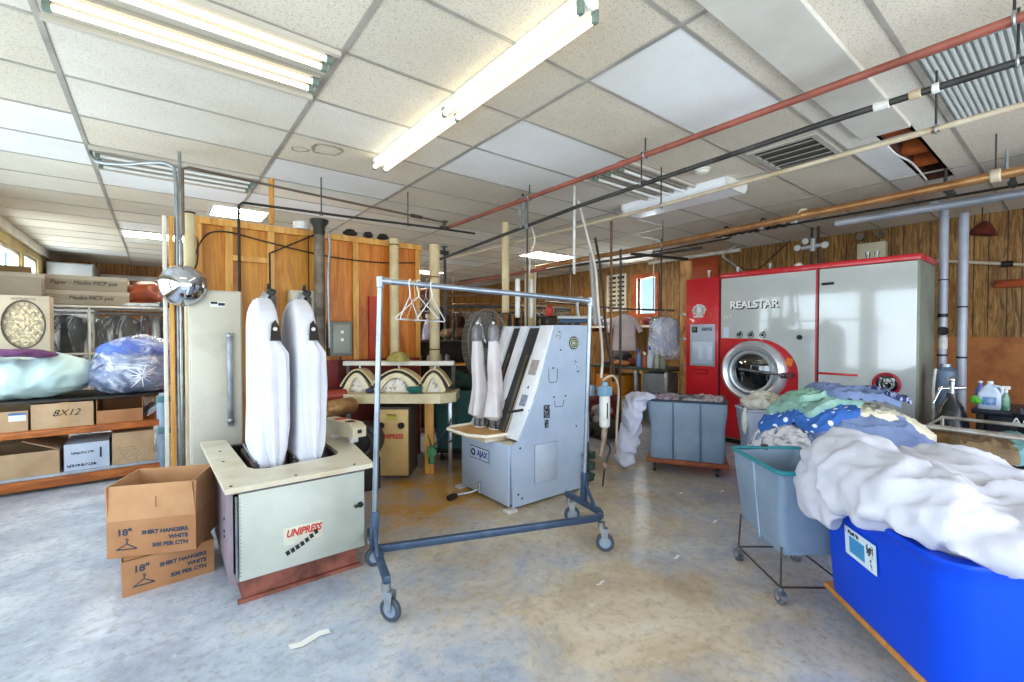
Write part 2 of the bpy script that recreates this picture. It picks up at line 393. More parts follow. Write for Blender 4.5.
rc = MB()
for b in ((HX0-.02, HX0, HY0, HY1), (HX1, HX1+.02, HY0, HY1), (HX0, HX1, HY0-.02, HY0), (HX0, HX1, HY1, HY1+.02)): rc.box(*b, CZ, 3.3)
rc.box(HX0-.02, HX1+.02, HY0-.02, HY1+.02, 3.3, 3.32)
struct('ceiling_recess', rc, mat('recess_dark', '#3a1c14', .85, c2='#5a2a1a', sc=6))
for k, x in enumerate((4.42, 4.98, 5.4)):
    struct('trim_%d' % (k+10), bxm(x, x+.12, HY0, HY1, CZ+.03, CZ+.22), mat('joist_wood', '#c0611f', .7, c2='#9a4614', sc=6))
# walls
def wall_y(x0, x1, holes, y0, y1, name, m, z1=CZ):
    """wall along Y with rectangular openings (ya, yb, za, zb)"""
    w = MB(); ys = sorted({y0, y1, *[h[0] for h in holes], *[h[1] for h in holes]})
    for a, b in zip(ys, ys[1:]):
        h = [q for q in holes if q[0] <= a and q[1] >= b]
        if h: w.box(x0, x1, a, b, 0, h[0][2]); w.box(x0, x1, a, b, h[0][3], z1)
        else: w.box(x0, x1, a, b, 0, z1)
    return struct(name, w, m)
WINL = [(-2.2, .4, .55, 2.5), (.6, 3.2, .55, 2.5), (3.4, 6.6, .55, 2.5), (8.3, 9.92, 1.95, 2.66), (10.1, 11.1, 1.95, 2.7)]
wall_y(XL-.15, XL, WINL, YB, YF, 'wall_left', mOCH)
for k, (a, b, za, zb) in enumerate(WINL):
    fm = MB()
    for y in (a, b-.05, (a+b)/2-.025): fm.box(XL-.1, XL-.03, y, y+.05, za, zb)
    for z in (za, zb-.05): fm.box(XL-.1, XL-.03, a, b, z, z+.05)
    if k == 2: fm.box(XL-.1, XL-.03, a, b, 1.75, 1.8)
    w = struct('window_%d' % (k+1), fm, mTRIMW); struct('pane', bxm(XL-.075, XL-.069, a+.03, b-.03, za+.03, zb-.03), mGLASSW, w)
WR = [(5.56, 6.02, 1.86, 2.62)]
wall_y(XR, XR+.15, WR, YB, YF, 'wall_right', mPANR)
fm = MB(); a, b, za, zb = WR[0]
for y0, y1 in ((a-.08, a), (b, b+.13)): fm.box(XR-.03, XR+.1, y0, y1, za-.08, zb+.09)
fm.box(XR-.03, XR+.1, a, b, zb, zb+.09); fm.box(XR-.06, XR+.1, a-.1, b+.15, za-.08, za)
w = struct('window_6', fm, mTRIMO); struct('pane', bxm(XR+.05, XR+.056, a, b, za, zb), mGLASSW, w)
struct('wall_far', bxm(XL-.15, XR+.15, YF, YF+.15, 0, CZ), mPANF)
wb = MB()
for bx in ((XL-.15, -1.2, 0, CZ), (-1.2, 5.5, 0, .25), (-1.2, 5.5, 2.6, CZ), (5.5, XR+.15, 0, CZ)): wb.box(bx[0], bx[1], YB-.15, YB, bx[2], bx[3])
struct('wall_back', wb, mPLAS)
fb = MB()
for x in (-1.2, .45, 2.1, 3.75, 5.45): fb.box(x, x+.05, YB-.1, YB-.04, .25, 2.6)
for z in (.25, 2.05, 2.55): fb.box(-1.2, 5.5, YB-.1, YB-.04, z, z+.05)
struct('window_7', fb, mTRIMW)
struct('trim_1', bxm(XL, XL+.05, 3, YF, CZ-.14, CZ), mTRIMW)
struct('trim_2', bxm(XR-.012, XR-.001, -2.4, 2.9, 0, 1.40), mOSB)
struct('baseboard_right', bxm(XR-.03, XR-.013, -2.4, 7.5, 0, .1), mDK)
# amber plywood partition with its studs
PY = 5.0
pw = struct('wall_partition', bxm(.24, 1.35, PY, PY+.02, 0, 2.48), mPLY); struct('panel', bxm(1.35, 2.5, PY, PY+.02, 0, 2.48), mPLY2, pw)
for x in (.26, .50, .85, 1.68, 2.42): struct('stud', bxm(x, x+.06, PY-.05, PY, 0, 2.44), mSTUD, pw)
struct('top_plate', bxm(.24, 2.5, PY-.06, PY+.03, 2.44, 2.5), mSTUD, pw)
struct('nogging', bxm(.56, .85, PY-.05, PY, 2.13, 2.18), mSTUD, pw); struct('nogging', bxm(1.4, 1.68, PY-.05, PY, .98, 1.08), mSTUD, pw)
struct('trim_3', bxm(1.16, 2.46, PY-.075, PY-.052, .0, 1.16), mat('maroon_board', '#7a1c16', .6, c2='#5a130f', sc=3))
struct('trim_4', bxm(1.86, 1.99, PY-.04, PY-.002, 1.16, 1.86), mat('red_board', '#b8321a', .55, c2='#96270f', sc=3))
# flat boxed duct cover across the ceiling
struct('trim_5', bxm(1.2, 4.22, .80, 1.09, CZ-.035, CZ-.002, bev=.006), mat('duct_cover', '#d3cfc5', .7, c2='#c4bfb4', sc=2))
# ------------------------------------------------------------------ camera, light
cam = bpy.data.cameras.new('Camera'); co_ = bpy.data.objects.new('Camera', cam); COL.objects.link(co_)
cam.sensor_width = 36; cam.lens = 452/1024*36; cam.clip_start = .02; cam.clip_end = 200
co_.location = (0, 0, 1.45); co_.rotation_euler = (pi/2-math.atan(8/452), 0, -math.atan(354/452)); SC.camera = co_
def area(name, loc, rot, sx, sy, e, c):
    l = bpy.data.lights.new(name, 'AREA'); l.shape = 'RECTANGLE'; l.size = sx; l.size_y = sy; l.energy = e; l.color = c
    o = bpy.data.objects.new(name, l); o.location = loc; o.rotation_euler = rot; COL.objects.link(o); return o
DAY = (.88, .935, 1.0)
for k, (a, b, za, zb) in enumerate(WINL[:3]): area('daylight_left', (XL-.25, (a+b)/2, (za+zb)/2), (0, -pi/2, 0), zb-za, b-a, 80*(b-a)/2.6, DAY)
area('daylight_back', (2.15, YB-.3, 1.42), (pi/2, 0, 0), 6.7, 2.3, 225, DAY)
for k, (a, b, za, zb) in enumerate(WINL[3:]): area('daylight_high', (XL-.25, (a+b)/2, (za+zb)/2), (0, -pi/2, 0), zb-za, b-a, 50, DAY)
area('daylight_right', (XR+.35, 5.79, 2.24), (0, pi/2, 0), .74, .44, 60, DAY)
W = bpy.data.worlds.new('World'); SC.world = W; W.use_nodes = True; nt = W.node_tree
sk = nt.nodes.new('ShaderNodeTexSky'); sk.sky_type = 'HOSEK_WILKIE'; sk.sun_direction = (-.5, -.4, .75); sk.turbidity = 3
bg = nt.nodes['Background']; bg.inputs['Strength'].default_value = 5; nt.links.new(sk.outputs[0], bg.inputs['Color'])
SC.view_settings.view_transform = 'Standard'; SC.view_settings.look = 'None'; SC.view_settings.gamma = 1; SC.view_settings.use_curve_mapping = False
SC.view_settings.exposure = .32
SC.cycles.max_bounces = 8; SC.cycles.diffuse_bounces = 5; SC.cycles.transparent_max_bounces = 12; SC.cycles.sample_clamp_indirect = 8
SC.cycles.caustics_reflective = False; SC.cycles.caustics_refractive = False
# ------------------------------------------------------------------ ceiling fixtures
def troffer(x0, x1, y0, y1, label, lit, ys, group=None):
    t = thing('recessed_fluorescent_fixture', label, 'ceiling light', ((x0+x1)/2, (y0+y1)/2, CZ), 0, group)
    hs = MB(); hs.box(x0, x1, y0, y1, CZ-.004, CZ-.001)
    for a, b in ((y0, y0+.03), (y1-.03, y1)): hs.box(x0, x1, a, b, CZ-.03, CZ-.004)
    part('housing', hs, mat('fixture_housing', '#c3bcae', .5), t)
    r = MB(); n = len(ys)
    for y in ys: r.box(x0+.03, x1-.03, y-.045, y-.035, CZ-.025, CZ-.005); r.box(x0+.03, x1-.03, y+.035, y+.045, CZ-.025, CZ-.005)
    part('reflector', r, mat('fixture_reflector', '#b3aca0', .4, .4), t)
    for y in ys:
        tb = part('tube', MB().cyl((x0+.06, y, CZ-.035), (x1-.06, y, CZ-.035), .014, seg=10), mTUBE if lit else mTUBEOFF, t)
        for x in (x0+.03, x1-.06): part('lamp_holder', bxm(x, x+.03, y-.016, y+.016, CZ-.055, CZ-.005), mat('holder_green', '#6f8278', .5), t)
    return t
troffer(-.42, .78, 2.46, 3.05, 'long lit recessed fixture with four bare tubes, nearest ceiling light over the cardboard boxes', True, (2.525, 2.615, 2.80, 2.89))
troffer(-.42, .78, 4.91, 5.5, 'unlit bare-tube ceiling fixture above the top of the grey locker and chrome lamp', False, (5.05, 5.2, 5.35))
troffer(3.24, 4.44, 2.46, 3.05, 'unlit ceiling fixture with bare metal reflector fins, beside the white wrap fixture and red pipe', False, (2.6, 2.75, 2.9))
def panel_light(x0, x1, y0, y1, label):
    t = thing('recessed_light_panel', label, 'ceiling light', ((x0+x1)/2, (y0+y1)/2, CZ))
    f = MB(); w = .03
    for b in ((x0, x1, y0, y0+w), (x0, x1, y1-w, y1), (x0, x0+w, y0+w, y1-w), (x1-w, x1, y0+w, y1-w)): f.box(*b, CZ-.014, CZ-.001)
    part('frame', f, mWHITE, t); part('lens', bxm(x0+w, x1-w, y0+w, y1-w, CZ-.01, CZ-.004), mLENS, t)
panel_light(.5, 1.12, 6.25, 6.85, 'glowing square ceiling panel seen over the top of the amber plywood partition')
panel_light(5.45, 6.5, 6.2, 6.8, 'glowing ceiling panel above the hanging pipes in the middle of the room')
panel_light(-.42, .78, 8.6, 9.15, 'glowing strip of ceiling light far back above the clothes and long boxes')
panel_light(4.5, 5.6, 9.8, 10.3, 'glowing ceiling panel farthest back between the two cream wrapped pipes')
t = thing('strip_light', 'long lit two-tube fluorescent strip fixture hung under the ceiling above the white-covered pressing machine', 'ceiling light', (1.52, 2.6, CZ))
h = MB(); h.prism([(-.055, 0), (.055, 0), (.055, -.035), (.02, -.06), (-.02, -.06), (-.055, -.035)], 1.38, 3.80, Matrix(((1, 0, 0, 1.52), (0, 0, 1, 0), (0, 1, 0, CZ-.002), (0, 0, 0, 1))))
part('housing', h, mWHITE, t)
for x in (1.472, 1.568):
    for y0, y1 in ((1.41, 2.575), (2.615, 3.77)): part('tube', MB().cyl((x, y0, CZ-.075), (x, y1, CZ-.075), .019, seg=12), mTUBE, t)
for y in (1.38, 2.578, 3.77):
    for x in (1.472, 1.568): part('lamp_holder', MB().box(x-.014, x+.014, y, y+.028, CZ-.10, CZ-.04, bev=.004), mat('holder_green', '#6f8278', .5), t)
t = thing('wrap_fixture', 'unlit white wraparound fluorescent fixture under the ceiling beside the smoke detector', 'ceiling light', (4.47, 2.76, CZ))
P = [(-.2, 0), (.2, 0), (.19, -.06), (.14, -.105), (-.14, -.105), (-.19, -.06)]
MX = Matrix(((1, 0, 0, 4.47), (0, 0, 1, 0), (0, 1, 0, CZ-.002), (0, 0, 0, 1)))
part('lens', MB().prism(P, 2.16, 3.36, MX).bev(.008), mLENSOFF, t)
for y in (2.135, 3.36): part('end_cap', MB().prism([(x*1.02, z*1.02) for x, z in P], y, y+.025, MX), mWHITE, t)
# ribbed lens panel, vent grille, smoke detector
t = thing('ribbed_light_panel', 'large unlit ribbed translucent ceiling panel at the upper right under the red pipe', 'ceiling light', (3.84, .32, CZ))
rb = MB()
for i in range(19): y = .055+i*.0285; rb.prism([(y, CZ-.004), (y+.018, CZ-.004), (y+.014, CZ-.018), (y+.004, CZ-.018)], 3.27, 4.43, Matrix(((0, 0, 1, 0), (1, 0, 0, 0), (0, 1, 0, 0), (0, 0, 0, 1))))
part('backing', bxm(3.265, 4.43, .05, .60, CZ-.004, CZ-.002), mat('rib_gap_shade', '#b3b8b3', .5), t)  # darker backing puts the shade between the ribs into colour
part('lens', rb, mat('ribbed_lens', '#cfd3d0', .4), t); f = MB()
for b in ((3.235, 4.46, .02, .05), (3.235, 4.46, .6, .63), (3.235, 3.265, .05, .6), (4.43, 4.46, .05, .6)): f.box(*b, CZ-.016, CZ-.001)
part('frame', f, mGRID, t)
t = thing('ceiling_vent', 'white ceiling air vent with long dark louvre slots above the red dry-cleaning machine', 'vent', (4.26, 1.53, CZ))
f = MB(); x0, x1, y0, y1 = 3.86, 4.6, 1.27, 1.78
for b in ((x0, x1, y0, y0+.04), (x0, x1, y1-.04, y1), (x0, x0+.04, y0+.04, y1-.04), (x1-.04, x1, y0+.04, y1-.04)): f.box(*b, CZ-.02, CZ-.003)
part('frame', f, mat('vent_frame', '#b9b7ae', .5, .2), t); part('backing', bxm(x0+.04, x1-.04, y0+.04, y1-.04, CZ-.006, CZ-.003), mat('vent_dark', '#4a473f', .8), t)
for i in range(5):
    xx = x0+.1+i*.125; part('slat', MB().box(-.005, .005, y0+.04, y1-.04, -.02, .02, M=TR((xx, 0, CZ-.012), 0, 0, R(55))), mat('vent_slat', '#8f8c82', .5, .2), t)
t = thing('smoke_detector', 'small round white smoke detector on the ceiling near the wrap fixture', 'smoke detector', (3.93, 2.2, CZ))
part('base', MB().cyl((3.93, 2.2, CZ-.001), (3.93, 2.2, CZ-.018), .07, seg=24), mWHITE, t)
part('dome', MB().lathe([(.058, -.018), (.055, -.035), (.035, -.046), (.001, -.048)], TR((3.93, 2.2, CZ)), 24), mat('off_white', '#dedacb', .4), t)
# ------------------------------------------------------------------ overhead pipes (run along Y) and their hangers
def pipe(name, pts, r, m, label, cat='pipe', group=None, fit=(), clamps=(), seg=12):
    pts = [V(p) for p in pts]; t = thing(name, label, cat, pts[0], 0, group)
    part('tube', MB().tube(pts, r, seg), m, t)
    for p, d, rr, L, fm in fit:
        p = V(p); d = V(d).normalized(); part('coupling', MB().cyl(p-d*L/2, p+d*L/2, rr, seg=14, bev=rr*.15), fm, t)
    for (x, y, z) in clamps:
        h = part('hanger', MB().cyl((x, y, z), (x, y, CZ-.002), .006, seg=6), mIRON, t)
        part('clamp', MB().torus((0, 0, 0), r+.006, .007, TR((x, y, z), 0, pi/2), 16, 6), mGALV, h)
    return t
YD = (0, 1, 0); YM = (XL+.0)
pipe('red_pipe', [(2.94, -2.5, 2.815), (2.96, 2, 2.815), (2.97, 5.15, 2.815)], .022, mREDP, 'brick-red painted pipe running the length of the ceiling, topmost of the overhead pipes',
     fit=[((2.96, 2.35, 2.815), YD, .027, .05, mREDP)], clamps=[(2.945, .22, 2.815), (2.96, 2.12, 2.815), (2.965, 3.5, 2.815)])
pipe('grey_pipe', [(3.12, -2.5, 2.70), (3.14, 1.0, 2.70), (3.17, 3.0, 2.66), (3.17, 5.7, 2.50)], .018, mIRON, 'dark grey pipe with white couplings hanging just below the red pipe',
     fit=[((3.14, .72, 2.70), YD, .026, .07, mWPIPE), ((3.14, .58, 2.70), YD, .025, .05, mTANP), ((3.14, .50, 2.70), YD, .026, .03, mWHITE)], clamps=[(3.13, .22, 2.70), (3.16, 2.3, 2.69)])
pipe('tan_pipe', [(3.42, -2.5, 2.6), (3.45, .3, 2.6), (3.60, 2.6, 2.6), (3.45, 6.0, 2.56)], .017, mTANP, 'thin tan pipe stretching from the upper right under the wrap light to the cream pipes',
     fit=[((3.47, .55, 2.6), YD, .02, .04, mCOP), ((3.59, 2.4, 2.6), YD, .02, .03, mCOP)], clamps=[(3.47, .55, 2.6), (3.59, 2.4, 2.6)])
t = pipe('copper_pipe', [(4.85, -2.5, 2.63), (4.95, .3, 2.63), (5.3, 3.7, 2.62), (5.35, 6.5, 2.62)], .036, mCOP, 'thick copper-coloured pipe crossing in front of the ceiling above the red dry-cleaning machine', seg=16,
     fit=[((4.965, .45, 2.63), YD, .05, .06, mTANP), ((5.10, 1.72, 2.63), YD, .045, .16, mCOP), ((5.11, 1.78, 2.65), (1, 0, 0), .05, .06, mTANP)],
     clamps=[(4.965, .45, 2.63), (5.28, 3.5, 2.62)])
pipe('grey_duct_pipe', [(6.1, -2.5, 2.7), (6.1, 1.8, 2.7)], .04, mGDUCT, 'pale grey horizontal duct pipe joining the two upright grey pipes near the ceiling', seg=16)
pipe('black_conduit', [(5.95, -2.2, 2.745), (5.95, 2.9, 2.745), (5.95, 2.95, 2.70), (6.05, 4.2, 2.70)], .012, mDK, 'thin black conduit running beside the pale grey duct pipe')
pipe('white_overhead_pipe', [(6.9, 3.25, 2.70), (6.9, 4.85, 2.70)], .028, mWPIPE, 'short white horizontal pipe above the left end of the red machine')
pipe('brown_rail_pipe', [(5.9, 3.3, 2.62), (5.6, 5.4, 2.60), (5.2, 8.5, 2.58)], .02, mIRON, 'dark horizontal pipe under the copper pipe leading back to the clothes rail')
pipe('rust_pipe', [(5.0, 5.5, 2.50), (4.9, 10.5, 2.46)], .03, mREDP, 'rust-coloured pipe far back under the glowing ceiling panel')
# pipes running along X over the partition
pipe('ceiling_conduit', [(.16, 4.28, 2.2), (.16, 4.28, 2.70), (.2, 4.28, 2.72), (1.0, 4.36, 2.71), (2.54, 4.51, 2.70), (2.58, 4.52, 2.62)], .011, mat('brown_grey_pipe', '#6b5a4a', .5, .3, c2='#53463a', sc=5), 'brown overhead pipe with threaded couplings, upper of the two crossing above the amber partition',
     fit=[((2.2, 4.475, 2.702), (1, .1, 0), .019, .14, mIRON), ((2.56, 4.51, 2.69), (0, 0, 1), .02, .05, mIRON)])
pipe('black_drop_conduit', [(.57, 4.62, .5), (.57, 4.62, 2.57), (.60, 4.62, 2.60), (1.4, 4.55, 2.60), (2.5, 4.42, 2.60), (2.9, 4.4, 2.60)], .012, mDK, 'black conduit dropping beside the grey locker from the lower pipe above the partition', clamps=[(1.25, 4.57, 2.60), (2.1, 4.47, 2.60)])
pipe('bent_conduit', [(-.42, 5.06, CZ-.01)]+smoothpath([(-.42, 5.04, 2.90), (-.36, 4.98, 2.84), (-.2, 4.85, 2.82), (-.02, 4.66, 2.82), (.09, 4.57, 2.80), (.125, 4.55, 2.68), (.125, 4.55, 2.0)], 5)+[(.125, 4.55, .02)], .014, mGALV, 'thin bent conduit curving down from the ceiling beside the cream pipe and chrome lamp')
# tall post cluster by the locker
pipe('steel_post', [(.155, 4.62, .02), (.155, 4.62, CZ-.01)], .013, mSTL, 'bare steel pipe rising to the ceiling beside the cream post and chrome lamp')
t = thing('cream_post', 'cream wrapped upright pipe at the left end of the amber partition', 'pipe', (.22, 4.72, 0))
part('tube', MB().cyl((.22, 4.72, .02), (.22, 4.72, 2.46), .042, seg=16), mCREAM, t); part('cap', MB().cyl((.22, 4.72, 2.46), (.22, 4.72, 2.475), .045, seg=16), mDK, t)
single('wooden_batten', bxm(.075, .105, 4.50, 4.56, .0, 2.38, bev=.003), mSTUD, 'narrow upright wooden batten beside the chrome lamp', 'batten')
single('upright_strip', bxm(.035, .062, 4.52, 4.56, .0, 2.38, bev=.003), mTRIMW, 'white painted upright strip left of the wooden batten behind the chrome lamp', 'batten')
t = thing('utility_channel', 'blue-grey steel channel post with clamps between the shelves and the locker', 'post', (.03, 4.75, 0))
part('channel', MB().box(.0, .055, 4.72, 4.78, 0, .95, bev=.004), mat('blue_grey_steel', '#8fa3b6', .45, .5, c2='#6f8496', sc=6), t)
for z in (.62, .88): part('clamp', MB().box(-.012, .075, 4.68, 4.72, z, z+.05, bev=.006), mat('teal_clamp', '#3f6f78', .5), t)
# cream insulated pipes
def cream(x, y, z0, z1, r, label, band=()):
    t = thing('insulated_pipe', label, 'pipe', (x, y, z0))
    part('tube', MB().cyl((x, y, z0), (x, y, z1), r, seg=18, bev=.006), mCREAM, t)
    for z in band: part('band', MB().cyl((x, y, z), (x, y, z+.015), r+.004, seg=18), mBROWNP, t)
cream(2.12, 4.88, 1.10, 2.52, .052, 'cream wrapped upright pipe in front of the orange end of the partition', (2.44,))
cream(2.58, 4.78, .9, 2.49, .06, 'cream wrapped upright pipe standing between the hangers and the dark shelving', (2.1, 1.25))
cream(3.36, 4.42, 1.70, 2.80, .045, 'cream wrapped pipe hanging from the ceiling directly above the sleeve machine')
cream(5.1, 6.0, .4, 2.62, .10, 'thick tan wrapped pipe farthest back behind the sleeve machine')
t = thing('wood_look_column', 'tall knotty tan wrapped pipe with steel straps at the left side of the red machine', 'pipe', (6.3, 3.77, 0))
part('tube', MB().cyl((6.3, 3.77, 0), (6.3, 3.77, 2.53), .085, seg=20, bev=.008), mat('knotty_wrap', '#c9975c', .7, c2='#8d5c30', sc=5, st=(3, 3, 1), lo=.5, hi=.7), t)
for z in (.95, 1.35, 1.72): part('strap', MB().cyl((6.3, 3.77, z), (6.3, 3.77, z+.025), .09, seg=20), mSTL, t)
# vertical drops around the sleeve machine
pipe('drop_pipe', [(3.17, 3.78, CZ-.01), (3.17, 3.78, 2.55), (3.19, 3.8, 1.2)], .011, mIRON, 'thin dark upright pipe behind the clothes rack near the sleeve machine')
pipe('drop_pipe', [(3.1, 3.86, 1.62), (3.1, 3.86, 2.04)], .028, mWPIPE, 'white sleeved pipe, left of the pair above the sleeve machine')
pipe('drop_pipe', [(3.26, 3.82, 1.62), (3.26, 3.82, 2.04)], .024, mWPIPE, 'white sleeved pipe, right of the pair above the sleeve machine')
pipe('drop_pipe', [(3.34, 3.24, CZ-.01), (3.34, 3.24, 2.05)], .014, mWPIPE, 'white upright pipe dropping from the ceiling over the right end of the clothes rack')
pipe('drop_pipe', [(3.75, 3.1, 2.62), (3.75, 3.1, 1.0)], .013, mBROWNP, 'brown upright pipe beside the thick grey hose')
pipe('post_pipe', [(5.1, 4.05, 0), (5.1, 4.05, 2.62)], .018, mIRON, 'dark upright post at the left end of the back clothes rail')
pipe('post_pipe', [(4.1, 7.2, 0), (4.1, 7.2, CZ-.01)], .03, mIRON, 'thin dark post far back, just left of the hanging cream pipe')
pipe('post_pipe', [(3.0, 6.3, 0), (3.0, 6.3, 2.45)], .02, mSTL, 'thin pale upright post right of the cream pipe with a brown band')
pipe('air_hose', smoothpath([(3.36, 3.20, 2.78), (3.39, 3.10, 2.4), (3.41, 3.02, 2.1), (3.40, 2.97, 1.7), (3.38, 2.9, 1.25), (3.34, 2.88, 1.02)], 6), .013, mat('pale_hose', '#b5aea6', .5, c2='#d0cac2', sc=5), 'thick pale hose hanging down beside the right post of the clothes rack', 'hose')
pipe('hose_sleeve', [(3.44, 3.04, 1.55), (3.42, 3.08, 2.25)], .026, mat('hose_grey', '#9a9592', .5, c2='#857f7c', sc=5), 'thick grey sleeve around the hoses at the right post of the clothes rack', 'hose')
pipe('black_beam', [(5.45, 4.15, 2.61), (6.28, 3.74, 2.56)], .022, mDK, 'short black beam reaching from the copper pipe to the knotty column', 'beam')
pipe('air_hose', smoothpath([(3.44, 3.05, 2.4), (3.46, 2.98, 2.0), (3.47, 2.92, 1.4), (3.50, 2.86, 1.1), (3.47, 2.84, .98)], 6), .013, mDK, 'thin black hose hanging beside the thick pale hose', 'hose')
pipe('air_hose', smoothpath([(3.34, 2.86, 1.0), (3.42, 2.80, 1.04), (3.5, 2.80, .9), (3.5, 2.82, .55), (3.55, 2.86, .3), (3.8, 3.1, .17)], 6), .012, mTANP, 'tan hose looping from the white filter canister to the floor', 'hose')
pipe('signal_cord', smoothpath([(3.2, 3.75, 2.62), (3.21, 3.7, 2.45), (3.17, 3.72, 2.3), (3.2, 3.78, 2.1)], 5), .007, mWPIPE, 'thin white cord dangling from the dark grey pipe', 'cord')
# hanger bracket joining red and grey pipe, valves
t = thing('pipe_bracket', 'galvanised bracket tying the red pipe to the grey pipe above the cream pipe', 'bracket', (3.05, 3.72, 2.7))
b = MB()
for x in (3.02, 3.1): b.box(x, x+.012, 3.7, 3.74, 2.56, 2.86)
b.box(3.0, 3.13, 3.69, 3.75, 2.86, 2.885); part('strap', b, mGALV, t); part('bolt', MB().cyl((3.06, 3.72, 2.885), (3.06, 3.72, 2.92), .015), mDK, t)
def valve(x, y, z, r, label, hc):
    t = thing('pipe_valve', label, 'valve', (x, y, z)); part('valve_body', MB().cyl((x-.06, y, z), (x+.06, y, z), r, seg=12, bev=.006).cyl((x, y, z), (x, y, z+.07), r*.6), mIRON, t)
    part('handwheel', MB().torus((0, 0, 0), .04, .007, TR((x, y, z+.075)), 18, 6).cyl((x-.04, y, z+.075), (x+.04, y, z+.075), .005), hc, t)
valve(2.95, 5.2, 2.50, .028, 'small valve with a green handwheel at the far end of the grey pipe', mat('green_paint', '#3e7a52', .5))
valve(2.78, 4.9, 2.74, .024, 'small dark valve at the far end of the red pipe', mDK)
valve(5.6, .78, 2.70, .03, 'valve with a green handwheel above the thick copper pipe at the ceiling opening', mat('green_paint', '#3e7a52', .5))
valve(5.75, .42, 2.72, .028, 'dark valve between the copper pipe and the grey duct pipe', mDK)
pipe('gas_riser', [(5.62, .82, 2.72), (5.62, .82, CZ-.01)], .014, mIRON, 'short dark pipe going up into the ceiling beside the opening with bare joists')
pipe('gas_riser', [(5.3, .42, 2.68), (5.3, .42, 2.9)], .01, mGALV, 'short galvanised rod above the tan clamp on the copper pipe')
pipe('conduit_stub', smoothpath([(4.35, .98, 2.9), (4.6, .96, 2.86), (5.0, .94, 2.88), (5.5, .93, 2.84)], 4), .008, mWHITE, 'white cable sagging along the open strip of ceiling', 'cable')
# wiring on the partition
pipe('electric_cable', smoothpath([(.25, 4.93, 1.9), (.27, 4.93, 2.15), (.36, 4.93, 2.34), (.52, 4.93, 2.385), (.8, 4.93, 2.34), (1.35, 4.93, 2.26), (1.9, 4.93, 2.24), (2.4, 4.93, 2.28)], 6), .007, mDK, 'black cable arcing over the amber plywood from the chrome lamp', 'cable')
pipe('electric_cable', [(.86, 4.9, 1.4), (.86, 4.9, 2.22), (1.3, 4.9, 2.47)], .009, mDK, 'dark conduit running up between the two white press forms and slanting to the partition top', 'cable')
pipe('electric_cable', [(1.22, 4.93, 1.6), (1.22, 4.93, 2.45)], .006, mDK, 'thin black wire left of the dark exhaust pipe', 'cable')
t = thing('exhaust_pipe', 'dark sooty exhaust pipe with a flared cap rising over the partition', 'pipe', (1.27, 4.72, 1.3))
part('tube', MB().cyl((1.27, 4.72, 1.2), (1.27, 4.72, 2.42), .05, seg=16), mat('sooty_pipe', '#4b4238', .6, .3, c2='#83786a', sc=4), t)
part('cap', MB().lathe([(.05, 0), (.055, .02), (.055, .08), (.085, .12), (.09, .15), (.02, .15)], TR((1.27, 4.72, 2.42)), 18), mDK, t)
part('flex_hose', MB().tube(smoothpath([(1.35, 4.7, 2.45), (1.36, 4.69, 2.3), (1.34, 4.68, 2.0), (1.35, 4.68, 1.3)], 5), .014), mGALV, t)
single('paint_tin', MB().lathe([(.075, 0), (.08, .02), (.08, .07), (.05, .09)], TR((1.17, 4.97, 2.505)), 18), mWHITE, 'white tin on top of the partition beside the exhaust pipe cap', 'tin')
for k, (x, s, lb) in enumerate(((1.66, .05, 'small dark bundle on the partition top right of the exhaust pipe'), (1.86, .04, 'coil of black wire on the partition top in the middle'), (2.03, .045, 'black clamp lying on the partition top near the cream pipe'))):
    single('scrap_bundle' if k != 1 else 'wire_coil', MB().torus((0, 0, .03), s, .016, TR((x, 4.98, 2.505), k), 16, 6, 1.3).torus((0, 0, .055), s*.8, .014, TR((x, 4.98, 2.505), k+1), 14, 6), mDK, lb, 'scrap')
single('cream_stub_pipe', MB().cyl((.88, 4.9, 2.505), (.88, 4.9, CZ-.004), .024, seg=12), mSTUD, 'short tan wooden prop from the partition top to the ceiling', 'prop')
# electric boxes on the partition
t = thing('switch_box', 'grey electrical switch box on the partition beside the second white press form', 'electrical box', (1.5, 4.9, 1.2))
part('box', MB().box(1.40, 1.63, 4.84, 4.948, 1.21, 1.57, bev=.008), mat('grey_box', '#7c8078', .5, .2, c2='#6a6f68', sc=5), t)
part('cover', MB().box(1.425, 1.605, 4.828, 4.842, 1.24, 1.54, bev=.006), mat('grey_box_cover', '#8d9189', .5, .2), t)
for z in (1.38, 1.46): part('switch', MB().cyl((1.515, 4.826, z), (1.515, 4.81, z), .018, seg=12), mWHITE, t)
part('conduit', MB().cyl((1.52, 4.89, 1.20), (1.52, 4.89, .6), .01), mDK, t)
t = thing('wall_cabinet', 'pale grey electrical cabinet on the partition behind the two white press forms', 'electrical box', (1.17, 4.86, 1.2))
part('box', MB().box(1.02, 1.35, 4.80, 4.935, 1.2, 1.87, bev=.006), mat('cab_grey', '#c3bda6', .5, c2='#aea68d', sc=4), t)
part('door', MB().box(1.035, 1.335, 4.788, 4.798, 1.22, 1.85, bev=.003), mat('cab_grey2', '#cbc6b2', .5, c2='#b4ad96', sc=4), t)
part('latch', MB().cyl((1.31, 4.787, 1.5), (1.31, 4.775, 1.5), .012), mDK, t)
